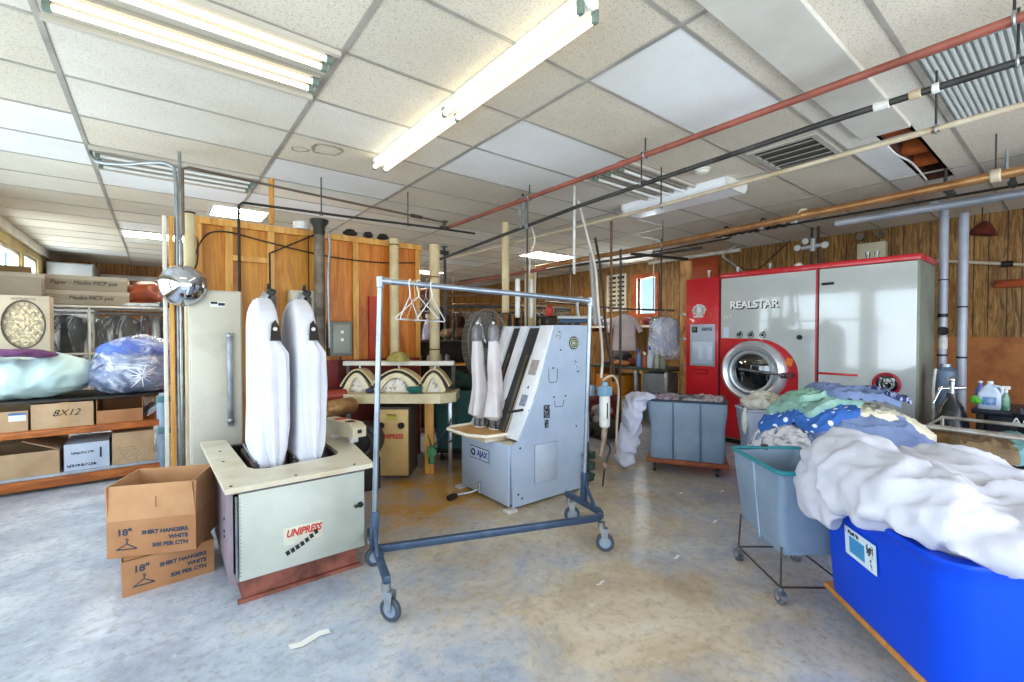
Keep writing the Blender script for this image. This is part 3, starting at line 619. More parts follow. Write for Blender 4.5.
# ------------------------------------------------------------------ left: shelves, boxes, bags, locker, lamp
t = thing('storage_shelf', 'long timber storage shelf full of cartons at the left wall', 'shelf', (-.75, 6.25, 0))
sh = lambda *b: bxm(*b, bev=.004)
mSHW = mat('shelf_wood', '#b9692a', .6, c2='#8d4a1c', sc=5, st=(1, 5, 5)); mSHB = mat('shelf_board', '#b9c3cf', .5, c2='#98a4b2', sc=4)
part('bottom_board', sh(-1.5, .06, 5.9, 6.75, .115, .14), mSHB, t); part('bottom_rail', sh(-1.5, .06, 5.87, 5.90, .03, .115), mSHW, t)
part('shelf_board', sh(-1.5, .06, 5.92, 6.75, .535, .56), mSHW, t); part('front_rail', sh(-1.5, .06, 5.885, 5.915, .50, .56), mSHW, t)
part('top_board', sh(-1.5, .06, 5.92, 6.75, .805, .83), mDK, t)
for x, y in ((-.02, 5.915), (-.02, 6.69), (-1.5, 6.69), (-1.5, 5.915)): part('post', sh(x, x+.06, y, y+.06, 0, .805), mat('blue_grey_steel', '#8fa3b6', .45, .5, c2='#6f8496', sc=6), t)
def carton(label, x0, x1, y0, y1, z0, z1, m, rz=0, open_=False, lid=None, th=.006, flaps=(), cut=0, group=None, name='cardboard_box', kin=None):
    """a card box with real walls; flaps = ((side, length, angle)) with side one of f b l r"""
    cx, cy = (x0+x1)/2, (y0+y1)/2; t = thing(name, label, 'box', (cx, cy, z0), rz, group); w, d, h = (x1-x0)/2, (y1-y0)/2, z1-z0
    b = MB(); b.box(-w, w, -d, d, 0, th)
    hf = h-cut
    for q in ((-w, w, -d, -d+th, hf), (-w, w, d-th, d, h), (-w, -w+th, -d+th, d-th, h), (w-th, w, -d+th, d-th, h)): b.box(q[0], q[1], q[2], q[3], th, q[4])
    if not open_: b.box(-w, w, -d, d, h-th, h)
    part('body', b, m, t, True)
    for s, L, a in flaps:
        # hinge on the top edge, angle 90 = upright, 0 = flat outwards, 180 = folded in
        base = {'f': TR((0, -d+th/2, h), -pi/2), 'b': TR((0, d-th/2, h), pi/2), 'l': TR((-w+th/2, 0, h), pi), 'r': TR((w-th/2, 0, h), 0)}[s]
        hw = w if s in 'fb' else d
        part('flap', MB().box(0, L, -hw+.002, hw-.002, -th/2, th/2, M=base @ Matrix.Rotation(-R(a), 4, 'Y')), kin or m, t, True)
    return t
mLB = mat('white_blue_card', '#c3cfe0', .7, c2='#aebcd2', sc=3)
carton('open pale carton at the left end of the bottom shelf with one flap raised', -1.22, -.74, 5.93, 6.5, .142, .36, mKRAFT2, open_=True, flaps=(('b', .2, 40), ('l', .2, 60), ('r', .26, 155)))
t = carton('white and blue printed carton in the middle of the bottom shelf', -.71, -.39, 5.94, 6.4, .142, .40, mLB)
part('print_lines', MB().box(-.66, -.50, 5.937, 5.9395, .295, .315).box(-.69, -.485, 5.937, 5.9395, .175, .20), print_mat('carton_print', '#c3cfe0', '#1e2c44', 55, .47, (2.2, 1, 1)), t)
part('print_bar', bxm(-.46, -.445, 5.937, 5.9395, .24, .34), mINK, t)
t = carton('pale kraft carton with faded print at the right end of the bottom shelf', -.37, -.05, 5.95, 6.45, .142, .46, mKRAFT2, flaps=(('l', .12, 75),))
part('print_patch', bxm(-.33, -.09, 5.948, 5.9495, .17, .31), print_mat('faded_print', '#b8a080', '#8c7656', 60, .56, (1, 1, 3)), t)
t = carton('low carton with a white label at the left end of the middle shelf', -1.4, -.94, 5.94, 6.45, .562, .745, mKRAFT2, open_=True)
part('label', bxm(-1.06, -.95, 5.9375, 5.9395, .655, .73), mWHITE, t); part('label_bar', bxm(-1.06, -.95, 5.9365, 5.9374, .71, .73), mat('label_blue', '#3f63a6', .6), t)
t = carton('kraft carton with a handwritten number in the middle of the shelf under the bags', -.92, -.50, 5.93, 6.5, .562, .80, mKRAFT2)
text('8X12', .085, mINKB, frame((-.69, 5.9268, .70), (1, 0, 0), (-.05, 0, 1)), t, 1, ext=.0004, shear=.35)
part('tape', bxm(-.73, -.67, 5.928, 5.9295, .57, .80), mat('tape', '#b79468', .35), t)
carton('open kraft carton with cut-down front under the grey plastic bag', -.48, -.13, 5.94, 6.5, .562, .80, mKRAFT, open_=True, cut=.11)
t = thing('paper_sheaf', 'sheaf of grey paper leaning at the right end of the middle shelf', 'papers', (-.06, 6.0, .562))
for k in range(3): part('sheet', MB().box(-.05, .045, -.04, .3, -.003, .003, M=TR((-.06+.004*k, 6.0, .63+.022*k), R(8), 0, R(-38))), mat('grey_paper', '#b9bec6', .7), t)
# comforter, bags
cmf = blob([((-1.02, 6.2, 1.02), (.48, .30, .20)), ((-.78, 6.2, 1.05), (.28, .29, .20)), ((-1.3, 6.25, 1.06), (.3, .3, .22))], .022, .012, 5, .022, 6.5, 3, zmin=.832)
single('folded_comforter', cmf, mat('mint_fabric', '#c3dbd8', .75, c2='#b3d0d0', sc=3, bump=.15, bsc=25), 'pale mint comforter folded in a bag on top of the left shelf', 'comforter')
t = thing('laundry_bag', 'clear plastic bag of blue and white bedding on the shelf beside the mint comforter', 'bag', (-.22, 6.2, .83))
part('bedding', blob([((-.22, 6.24, 1.26), (.28, .27, .13)), ((-.1, 6.24, 1.24), (.2, .25, .13))], .022, .012, 6, .02, 7, 9), mat('royal_blue_fabric', '#3c5fc0', .6, c2='#5877cc', sc=4), t)
part('plastic', blob([((-.24, 6.2, 1.02), (.32, .30, .19)), ((-.1, 6.2, 1.05), (.24, .30, .21)), ((-.2, 6.22, 1.16), (.3, .28, .15))], .022, .01, 6, .018, 9, 12, zmin=.832), mat('bag_dark', '#54607e', .3, c2='#8e9ab4', sc=5, lo=.4, hi=.6), t)
part('film', blob([((-.24, 6.2, 1.02), (.345, .325, .215)), ((-.1, 6.2, 1.05), (.265, .325, .235)), ((-.2, 6.22, 1.16), (.325, .30, .19)), ((-.15, 6.22, 1.28), (.29, .28, .15))], .022, .012, 7, .026, 9, 14, zmin=.831), film_mat('bag_film', '#8fa0cc', '#e6ecfa', .8, (1.2, 1.2, 2.2)), t)
st = MB()
for k in range(11):
    a = 2*pi*k/11+.2; L = .10+.09*((k*37) % 10)/10
    st.tube([(-.13+.015*cos(a), 5.862, 1.02+.015*sin(a)), (-.13+L*.6*cos(a), 5.862+.02*abs(cos(a)), 1.02+.5*L*sin(a)), (-.13+L*cos(a), 5.875+.06*abs(cos(a)), 1.02+.75*L*sin(a))], [.006, .004, .002], 6)
part('gather', st, mat('bag_crease', '#e9eefc', .25), t)
single('purple_cloth', blob([((-1.0, 6.0, 1.27), (.2, .12, .035)), ((-.85, 6.0, 1.25), (.12, .1, .03)), ((-1.15, 6.02, 1.28), (.12, .1, .03))], .014, .01, 9, .01, 12, 4), mat('purple_fabric', '#6a3a68', .8, c2='#53294f', sc=8), 'crumpled purple cloth on the mint comforter in front of the window box', 'cloth')
# preservation box with an oval window
t = thing('gown_box', 'upright taupe box with an oval window showing cream lace, behind the mint comforter', 'box', (-1.045, 6.62, .83))
ov = [(-1.045+.15*cos(2*pi*i/40), 1.535+.235*sin(2*pi*i/40)) for i in range(40)]
fr = MB(); MXZ = lambda y: Matrix(((1, 0, 0, 0), (0, 0, 1, y), (0, 1, 0, 0), (0, 0, 0, 1)))
ou = []
for x, z in ov:
    dx, dz = x+1.045, z-1.535; k = min(.183/abs(dx) if abs(dx) > 1e-6 else 9, (.285 if dz > 0 else .70)/abs(dz) if abs(dz) > 1e-6 else 9); ou.append((-1.045+dx*k, 1.535+dz*k))
A = [[fr.bm.verts.new((x, y, z)) for x, z in q] for y in (6.5, 6.51) for q in (ou, ov)]
for i in range(40):
    j = (i+1) % 40
    for a, b in ((A[0], A[1]), (A[1], A[3]), (A[3], A[2]), (A[2], A[0])): fr.bm.faces.new((a[i], a[j], b[j], b[i]))
part('front', fr, mat('gown_card', '#b9aa92', .7, c2='#ab9c84', sc=3), t)
part('back', MB().box(-1.228, -.862, 6.53, 6.72, .832, 1.82).box(-1.228, -1.222, 6.51, 6.53, .832, 1.82).box(-.868, -.862, 6.51, 6.53, .832, 1.82).box(-1.222, -.868, 6.51, 6.53, 1.81, 1.82), mat('gown_card', '#b9aa92'), t)
part('oval_trim', MB().tube([(x, 6.499, z) for x, z in ov], .006, 6, True), mat('oval_dark', '#4a3f33', .6), t)
lc = MB()
for k in range(150):
    a = random.uniform(0, 2*pi); r = sqrt(random.random())*.95; x, z = -1.045+.14*r*cos(a), 1.535+.222*r*sin(a)
    lc.sph((0, 0, 0), (.022, .006, .014), 1, Matrix.Translation((x, 6.522, z)) @ Matrix.Rotation(random.uniform(0, 3), 4, 'Y'))
part('lace', lc, mat('cream_lace', '#d6c6a6', .8, c2='#a8946e', sc=30), t)
part('embossed_print', bxm(-1.13, -.96, 6.4975, 6.4995, 1.775, 1.80), print_mat('gown_print', '#a89a82', '#8a7c66', 70, .5, (2, 1, 1)), t)
# long boxes, rack of bagged clothes, leather, wall light
def longbox(x0, x1, y0, y1, z0, z1, label, txt=None, tx=.3):
    t = thing('long_carton', label, 'box', ((x0+x1)/2, (y0+y1)/2, z0)); part('body', MB().box(x0, x1, y0, y1, z0, z1, bev=.003), mTAUPE, t)
    part('lid_edge', MB().box(x0-.003, x1+.003, y0-.003, y1+.003, z1-.045, z1+.002), mat('taupe_card2', '#a79e8c', .8), t)
    if txt: text(txt, .065, mINKB, frame((x0+(x1-x0)*tx, y0-.0045, z1-.085), (1, 0, 0), (0, 0, 1)), t, .95, shear=.2)
Z0 = 1.79
longbox(-1.3, -.28, 7.45, 8.0, Z0, Z0+.165, 'long taupe carton with handwriting, lower of the stack on the clothes rack', 'Medio MCF pak', .66)
longbox(-1.32, -.30, 7.47, 8.0, Z0+.17, Z0+.345, 'long taupe carton with handwriting, upper of the stack on the clothes rack', 'Paper - Medio MCP pak', .62)
longbox(-1.5, -1.02, 7.2, 7.44, Z0, Z0+.32, 'short taupe carton beside the window in front of the long cartons')
t = thing('pipe_clothes_rack', 'white pipe clothes rack loaded with bagged garments behind the shelf', 'clothes rack', (-.5, 7.75, 0))
for x in (-1.5, -.65, .12): part('post', MB().cyl((x, 7.42, 0), (x, 7.42, 1.76), .014), mWPIPE, t)
for x in (-1.5, .12): part('post', MB().cyl((x, 8.05, 0), (x, 8.05, 1.76), .014), mWPIPE, t)
for z in (1.20, 1.765): part('rail', MB().cyl((-1.5, 7.42, z), (.14, 7.42, z), .014).cyl((-1.5, 8.05, z), (.14, 8.05, z), .014), mWPIPE, t)
part('hanging_rail', MB().cyl((-1.5, 7.72, 1.70), (.14, 7.72, 1.70), .014), mSTL, t); part('deck', bxm(-1.5, .14, 7.42, 8.05, 1.777, 1.787), mTAUPE, t)
def garment(L=.9, w=.22, t=.05, seed=1, sl=.0):
    s = [(0, 0, 0, .02, .018, 0), (-.012, 0, 0, w*.35, t*.6, .002), (-.05, 0, 0, w*.8, t*.9, .003), (-.09, 0, 0, w, t, .004), (-.25, 0, 0, w*.98, t*1.1, .008), (-L*.6, 0, 0, w*1.02, t*1.15, .014), (-L, 0, 0, w*1.08, t*1.2, .02)]
    return interp(s, 3)
cols = (('charcoal', '#3a3835', '#232221'), ('wine', '#5a2a2c', '#3f1c1e'), ('black', '#26282b', '#17181a'), ('brown', '#55483a', '#3d3328'), ('grey', '#83807a', '#6a6762'), ('pale grey', '#c9cbce', '#aeb1b5'), ('navy', '#2c3547', '#1f2635'))
xs = [-1.42, -1.30, -1.19, -.90, -.40, -.12, -.01, .09]; order = (2, 1, 0, 0, 3, 1, 5, 6)
for k, x in enumerate(xs):
    nme, c1, c2 = cols[order[k]]
    gt = thing('bagged_garment', 'dark or grey garment under clear plastic on the white rack behind the shelf', 'garment', (x, 7.72, .9), R((8, -12)[k-3]) if k in (3, 4) else pi/2+R((k*29) % 21-10), 'bagged garments on the white pipe rack')
    part('cloth', cloth_loft(interp([(z+.77, a, b, c, d, e) for z, a, b, c, d, e in garment(.75, .23, .045, k)], 1), 24, I4, k), mat('garment_'+nme.replace(' ', '_'), c1, .85, c2=c2, sc=6), gt, True)
    part('hook', MB().tube(smoothpath([(0, 0, .76), (0, 0, .80), (.012, 0, .825), (0, 0, .835), (-.012, 0, .82)], 3), .003, 6), mSTL, gt, True)
    part('plastic', cloth_loft([(z+.785, a, b, c+.014, d+.016, e+.008) for z, a, b, c, d, e in garment(.80, .23, .045, k)], 24, I4, k+3), film_mat('garment_film', '#8f9598', '#e8ecf0', .9, (2.2, 2.2, .8)), gt, True)
single('folded_leather', blob([((-.17, 7.7, 1.95), (.27, .22, .13)), ((-.3, 7.7, 1.9), (.16, .2, .1)), ((.0, 7.7, 1.9), (.16, .2, .1)), ((-.1, 7.68, 2.04), (.16, .16, .08))], .02, .01, 6, .03, 6, 8, zmin=1.79), mat('rust_leather', '#8a3d1c', .45, c2='#6b2b13', sc=5), 'folded rust-brown leather garment on top of the clothes rack beside the long cartons', 'garment')
single('folded_plastic', blob([((-.12, 7.5, 1.80), (.3, .1, .035)), ((.05, 7.52, 1.81), (.1, .1, .04))], .016, .012, 10, .014, 14, 5), mat('crumpled_plastic', '#c6ccd2', .2, c2='#9aa2aa', sc=8), 'crumpled clear plastic lying along the rack edge under the rust leather', 'plastic')
single('folded_towel', bxm(.02, .16, 7.3, 7.5, 1.789, 1.85, bev=.02), mat('dark_teal_cloth', '#2c4a4c', .85), 'small dark teal folded cloth at the right end of the clothes rack top', 'cloth')
t = thing('wall_light', 'white strip light mounted on the far panelled wall above the rust leather', 'wall light', (-.35, 12.95, 2.55))
part('housing', MB().box(-.95, .25, 12.90, 12.995, 2.60, 2.70, bev=.008), mWHITE, t); part('diffuser', MB().box(-.93, .23, 12.87, 12.90, 2.61, 2.66, bev=.006), mLENSOFF, t)
t = thing('grey_cupboard', 'tall pale grey cupboard in the far left corner beside the window', 'cupboard', (-1.2, 12.0, 0))
part('carcass', MB().box(-1.55, -.92, 11.4, 12.4, 0, 2.72, bev=.006), mat('cupboard_grey', '#8f908e', .6, c2='#82837f', sc=2), t); part('door', MB().box(-1.53, -.94, 11.375, 11.398, .05, 2.70, bev=.004), mat('cupboard_grey2', '#a3a5a6', .55, c2='#94969a', sc=2), t)
t = thing('oval_mirror', 'small dark-framed oval mirror on a tan board below the left window', 'mirror', (-1.43, 8.12, 2.1))
part('board', bxm(-1.55, -1.24, 8.2, 8.22, 1.787, 2.28), mat('tan_board', '#8f7c5e', .8, c2='#7f6c50', sc=3), t)
part('frame', MB().tube([(-1.41+.05*cos(2*pi*i/28), 8.19, 2.02+.11*sin(2*pi*i/28)) for i in range(28)], .012, 8, True), mDK, t)
part('glass', MB().prism([(-1.41+.045*cos(2*pi*i/28), 2.02+.1*sin(2*pi*i/28)) for i in range(28)], 8.185, 8.192, MXZ(0)), mat('mirror_tan', '#cbb894', .3), t)
# locker-like control cabinet
t = thing('control_locker', 'tall putty-grey metal locker with a long vertical handle behind the pressing machine', 'locker', (.36, 4.45, 0))
mLOCK = mat('putty_metal', '#c2beb0', .5, .1, c2='#aeab9c', sc=2.2, lo=.45, hi=.75)
part('body', MB().box(.19, .545, 4.30, 4.58, 0, 1.79, bev=.006), mLOCK, t); part('door', MB().box(.20, .535, 4.285, 4.298, .05, 1.775, bev=.004), mat('putty_metal_door', '#c9c5b6', .45, .1, c2='#b4b0a0', sc=2.5, lo=.5, hi=.75), t)
part('handle', MB().box(.435, .475, 4.255, 4.283, .7, 1.45, bev=.006), mGALV, t)
for z in (.72, 1.41): part('handle_end', MB().box(.43, .48, 4.25, 4.27, z, z+.04, bev=.004), mSTL, t)
nm = part('name_plate', bxm(.325, .43, 4.279, 4.284, 1.655, 1.70), mWHITE, t); part('print', bxm(.33, .375, 4.2775, 4.2788, 1.68, 1.698), mINKB, nm); part('print', bxm(.38, .425, 4.2775, 4.2788, 1.668, 1.69), mINK, nm)
# chrome reflector lamp
t = thing('dome_lamp', 'chrome dome reflector lamp clamped beside the cream pipe above the locker', 'lamp', (.16, 4.22, 1.83))
LM = frame((.14, 4.20, 1.83), (.80, -.45, .0), (.25, .35, .9))   # local Z faces out of the bowl, away to the lower right
LM = TR((.15, 4.22, 1.83)) @ Matrix.Rotation(R(28), 4, 'Y')
n = V((-.45, -.85, .30)).normalized(); LM = n.to_track_quat('Z', 'Y').to_matrix().to_4x4(); LM.translation = (.136, 4.25, 1.828)
part('reflector', MB().lathe([(.150, -.075), (.158, -.07), (.157, -.045), (.151, -.01), (.135, .035), (.105, .072), (.063, .10), (.021, .112), (.001, .113)], LM, 40, False), mat('lamp_chrome', '#cfd6e2', .06, 1), t, ang=60)
part('rim', MB().torus((0, 0, -.075), .154, .006, LM, 40), mSTL, t)
part('inner_shade', MB().lathe([(.142, -.077), (.12, -.10), (.07, -.125), (.03, -.13), (.001, -.13)], LM, 32, False), mat('lamp_shell', '#a9b0b8', .3, .7), t)
part('arm', MB().cyl((.17, 4.31, 1.80), (.20, 4.70, 1.80), .012), mDK, t)
part('cord', MB().tube(smoothpath([(.20, 4.34, 1.9), (.25, 4.4, 2.0), (.27, 4.6, 2.2), (.28, 4.9, 2.3)], 5), .006), mDK, t)
# shirt-hanger cartons on the floor
def hangerbox(t, x0, w, z, M, sc=1):
    text('18"', .05*sc, mINK, M @ Matrix.Translation((.082*sc, .138*sc, 0)), t, 1.05, bold=.0018)
    for k, s in enumerate(('SHIRT HANGERS', 'WHITE', '500 PER CTN')): text(s, .030*sc, mINK, M @ Matrix.Translation((.385*sc, (.128-.038*k)*sc, 0)), t, 1.0, align='RIGHT', bold=.0016)
    p = MB(); o = lambda x, y: M @ V((x*sc, y*sc, .001))
    p.tube([o(.045, .045), o(.093, .075), o(.14, .045)], .003, 6).tube([o(.045, .045), o(.14, .045)], .003, 6)
    p.tube([o(.093, .075), o(.093, .09), o(.10, .098), o(.093, .104), o(.086, .098)], .0028, 6); part('hanger_print', p, mINK, t)
a1 = R(4); t = carton('lower shirt-hanger carton, the closed one standing on the floor beside the pressing machine', 0, .425, 0, .38, 0, .2, mKRAFT, a1)
t.location = (.03, 3.44, 0); WM[t.name] = TR(t.location, a1); hangerbox(t, 0, .42, 0, WM[t.name] @ frame((-.2125, -.1905, 0), (1, 0, 0), (0, 0, 1)))
a2 = R(-21.5); t = carton('upper shirt-hanger carton with its top flaps standing open, on the lower one', 0, .425, 0, .38, 0, .205, mKRAFT, a2, open_=True, flaps=(('f', .19, 96), ('b', .19, 92), ('l', .19, 88), ('r', .19, 96)), kin=mat('flap_card', '#b98c64', .85, c2='#a67850', sc=3))
t.location = (.032, 3.418, .202); WM[t.name] = TR(t.location, a2); hangerbox(t, 0, .42, 0, WM[t.name] @ frame((-.2125, -.1905, 0), (1, 0, 0), (0, 0, 1)))
part('liner', MB().box(-.204, .204, -.182, .182, .007, .012), mKIN, t, True)
part('tape_mark', MB().box(.02, .026, -.2, -.1985, .27, .33, M=I4), mat('tape_brown', '#8a5c33', .5), t, True)
# ------------------------------------------------------------------ white-covered shirt body press
t = thing('body_press', 'shirt pressing machine with two white-covered torso forms beside the cardboard boxes', 'pressing machine', (.68, 3.3, 0))
mPB = mat('press_body', '#7d6f78', .55, .2, c2='#8f828c', sc=4); mPD = mat('press_door', '#b9bdb2', .45, .1, c2='#a8ada2', sc=2.4, lo=.45, hi=.7, bump=.05)
mPT = mat('press_top', '#d3ccb8', .4, .05, c2='#b8a887', sc=2.6, lo=.45, hi=.72); mRUST = mat('rust_base', '#8f5242', .7, c2='#5f3328', sc=7)
b = MB(); b.box(.305, 1.02, 2.765, 3.92, .125, .155); b.box(.305, .32, 2.765, 3.92, .155, .622); b.box(1.005, 1.02, 2.765, 3.92, .155, .622); b.box(.32, 1.005, 3.905, 3.92, .155, .622)
b.box(.32, 1.005, 2.765, 2.78, .60, .622); b.box(.32, 1.005, 2.765, 2.78, .155, .175)
part('cabinet', b, mPB, t)
part('base', MB().box(.36, .98, 2.80, 3.85, .02, .125).box(.34, 1.0, 2.775, 2.80, .0, .02), mRUST, t)
d = part('door', MB().box(.345, 1.012, 2.745, 2.763, .135, .60, bev=.004), mPD, t)
part('hinge', MB().cyl((.335, 2.752, .16), (.335, 2.752, .59), .007, seg=8), mSTL, d)
h = MB()
for k in range(22): h.cyl((.35, 2.743, .165+k*.0195), (.35, 2.7415, .165+k*.0195), .0045, seg=6)
part('rivets', h, mSTL, d)
part('latch', MB().cyl((.985, 2.744, .40), (.985, 2.728, .40), .016).box(.945, .99, 2.718, 2.73, .392, .408, bev=.003), mDK, d)
nm = part('name_plate', MB().box(.555, .765, 2.742, 2.7455, .262, .362, bev=.001), mat('plate_cream', '#c7c6b4', .5, c2='#b5b3a0', sc=8), d)
text('UNIPRESS', .056, mREDI, frame((.662, 2.741, .326), (1, 0, 0), (0, 0, 1)), d, .78, shear=.3, ext=.001, bold=.0022)
cb = MB()
for k in range(7): cb.box(-.010, .010, -.013, .013, -.0008, .0008, M=frame((.578+.025*k, 2.7408, .222+.008*k+.0009*k*k), (.9, 0, .35), (-.35, 0, .9)))
part('checker_mark', cb, mINKB, d)
for z in (.30, .33, .40): part('bolt', MB().cyl((.306, 3.0, z), (.30, 3.0, z), .008, seg=8), mBLK, t)
top = [(.28, 2.70), (1.055, 2.70), (1.13, 3.3), (1.20, 3.95), (.985, 3.95), (.965, 3.10), (.94, 3.04), (.90, 3.02), (.52, 2.985), (.46, 3.01), (.43, 3.08), (.41, 3.98), (.255, 4.0)]
part('table_top', MB().prism(top, .624, .652).bev(.006, 50), mPT, t)
for x, y in ((.31, 2.74), (.62, 2.73), (.95, 2.74), (.33, 3.3), (.34, 3.6)): part('screw', MB().cyl((x, y, .652), (x, y, .655), .008, seg=8), mDK, t)
part('well', MB().box(.40, .985, 2.98, 3.92, .40, .41).box(.40, .985, 3.86, 3.87, .41, .62), mDK, t)
mCOV = mat('white_cover', '#d3d4dc', .8, c2='#c8cad4', sc=3, bump=.12, bsc=14, bd=.006)
bk = thing('tmp', '', '')
def buck(x, yc, tag_):
    """a torso form in its white cover: wide along Y, armhole on the near edge"""
    bod = interp([(.70, x-.004, yc, .078, .268, .004), (.95, x, yc, .072, .265, .002), (1.25, x, yc, .072, .258, .002), (1.42, x, yc, .072, .252, .002), (1.52, x, yc+.005, .070, .238, .001), (1.585, x, yc+.01, .066, .205, .001), (1.635, x+.002, yc+.015, .058, .15, .001), (1.665, x+.004, yc+.02, .046, .10, 0), (1.68, x+.005, yc+.02, .036, .065, 0)], 4)
    tf = cloth_loft(bod, 48, I4, 3+tag_, wf=3, p=5.5)
    for v in tf.bm.verts:
        if v.co.z < .95: q = (.95-v.co.z)/.25; v.co.z = .95-q*(.95-(.615+.20*(v.co.y-yc+.27)))
    f = part('torso_form', tf, mCOV, t)
    # loose side panel over the near edge with the dark armhole above it
    sec = interp([(.58+.02*tag_, x+.035, yc-.275, .022, .014, .006), (.72, x+.035, yc-.275, .055, .018, .008), (.9, x+.035, yc-.272, .068, .022, .009), (1.15, x+.035, yc-.270, .072, .022, .008), (1.32, x+.035, yc-.262, .068, .022, .006), (1.40, x+.012, yc-.250, .042, .02, .004), (1.45, x-.01, yc-.235, .02, .014, .001)], 4)
    part('side_cover', cloth_loft(sec, 28, I4, 7+tag_*3, wf=6, p=2.2), mCOV, f)
    ah = MB().prism([(-.028, -.06), (.035, -.06), (.028, .03), (.008, .075), (-.014, .05)], -.004, .004, frame((x+.028, yc-.268, 1.46), (1, 0, 0), (0, .28, 1)))
    part('armhole', ah, mDK, f); part('button', MB().cyl((x+.03, yc-.27, 1.475), (x+.03, yc-.278, 1.475), .012), mWPIPE, f)
    hm = MB().loft([[(x-.056, yc-.20, .70), (x-.058, yc+.18, .74), (x-.056, yc+.18, .82), (x-.056, yc-.20, .82)], [(x-.036, yc-.25, .585), (x-.046, yc+.19, .745), (x-.05, yc+.19, .82), (x-.05, yc-.2, .82)]])
    cl = MB()
    for k in range(3):
        q = TR((x+.01+.0*k, yc-.01+k*.035, 1.665+.012*k), 0, R(0), R(28)); cl.box(-.012, .012, -.012, .012, -.035, .05, .003, q)
    cl.box(-.05, .05, -.05, .07, -.01, .012, .004, TR((x+.01, yc+.03, 1.665))); part('collar_clamp', cl, mSTL, f)
    part('clamp_head', MB().box(-.022, .03, -.025, .03, 0, .07, .012, TR((x+.045, yc+.03, 1.685), 0, 0, R(20))).cyl((x+.045, yc+.02, 1.75), (x+.05, yc+.03, 1.78), .012), mBLK, f)
    part('clamp_arm', MB().box(x+.055, x+.085, yc-.02, yc+.03, 1.45, 1.70, .004).cyl((x+.07, yc+.0, 1.42), (x+.07, yc, 1.5), .022), mIRON, f)
    cr = MB().box(x-.10, x-.065, yc-.27, yc+.24, .56, .645, .008).box(x+.065, x+.11, yc-.20, yc+.24, .54, .66, .008).box(x-.06, x+.06, yc-.24, yc+.2, .50, .70, .006)
    for k in range(6): cr.cyl((x-.083, yc-.22+k*.08, .645), (x-.083, yc-.22+k*.08, .66), .012, seg=8)
    part('carriage', cr, mat('carriage', '#5b4a48', .5, .5, c2='#2d2628', sc=10, lo=.45, hi=.6), t)
    part('carriage_rail', MB().cyl((x-.083, yc+.22, .672), (x-.083, yc-.25, .655), .008), mSTL, t)
buck(.565, 3.40, 0); buck(.785, 3.38, 1)
bpy.data.objects.remove(bk); t.location.x -= .02
cbx = thing('press_control_box', 'cream control box on a short stand at the back of the white-covered pressing machine', 'control box', (1.08, 3.5, .652))
M = TR((1.085, 3.42, .70), R(14)); cb = MB().prism([(-.2, 0), (.2, 0), (.2, .07), (.15, .10), (-.2, .10)], -.055, .055, M @ Matrix(((0, 0, 1, 0), (-1, 0, 0, 0), (0, 1, 0, 0), (0, 0, 0, 1)))).bev(.008)
part('case', cb, mat('control_cream', '#d5cdb4', .45, c2='#c2b898', sc=5), cbx)
part('display', MB().box(-.03, .03, -.12, -.06, .101, .104, M=M), mBLK, cbx); part('red_button', MB().box(-.035, .035, .02, .08, .101, .108, .003, M), mat('button_red', '#c05038', .5), cbx)
part('port', MB().box(-.016, .016, -.206, -.199, .03, .055, .002, M), mBLK, cbx); part('stand', MB().box(-.03, .03, -.14, -.10, -.047, 0, .003, M).box(-.03, .03, .1, .14, -.047, 0, .003, M), mWPIPE, cbx)
# ------------------------------------------------------------------ collar and cuff press
TP = (1.93, 4.245, 0); rz = R(-38)
t = thing('collar_cuff_press', 'collar and cuff press with three curved padded bucks on a cream table', 'pressing machine', TP, rz)
# local: x to the right along the table, y away from the camera
L = lambda *b, **k: MB().box(*b, **k)
cbn = part('cabinet', L(-.24, .085, -.10, .30, .03, .72, bev=.006), mat('kick_brown', '#4c3d2c', .6, c2='#33291d', sc=5), t, True)
part('front_panel', L(-.235, .08, -.12, -.102, .05, .70, bev=.004), mat('tan_metal', '#c2a26a', .45, .1, c2='#b0905a', sc=3), t, True)
for x in (-.18, .015): part('knob', MB().lathe([(.03, 0), (.032, .02), (.02, .035), (.001, .036)], TR((x, -.12, .545), 0, pi/2), 16), mDK, t, True)
part('name_plate', L(-.13, -.03, -.124, -.121, .60, .66), mat('gold_plate', '#a89a3c', .4), t, True); text('TOPPER', .03, mINKB, frame((-.08, -.126, .645), (1, 0, 0), (0, 0, 1)), t, .8, local=True)
text('UNIPRESS', .062, mREDI, frame((-.08, -.122, .435), (1, 0, 0), (0, 0, 1)), t, .85, local=True, bold=.0025)
mTT = mat('press_cream', '#cfc3a2', .5, c2='#b9aa84', sc=4)
part('table', MB().prism([(-.66, -.16), (.40, -.16), (.54, -.04), (.54, .28), (-.66, .28)], .765, .855, I4).bev(.01, 50), mTT, t, True)
for x in (-.6, .2, .44): part('leg', L(x, x+.04, .1, .14, 0, .765, bev=.004) if x != .2 else L(x, x+.09, .1, .14, .0, .765, bev=.004), mSTUD if x == .2 else mSTL, t, True)
part('head_bar', L(-.64, .50, .1, .2, 1.115, 1.16, bev=.006), mat('head_white', '#d9d6cc', .45, c2='#c2bca8', sc=5), t, True)
for x in (-.64, .46): part('post', L(x, x+.04, .2, .25, .855, 1.12, bev=.003), mIRON, t, True)
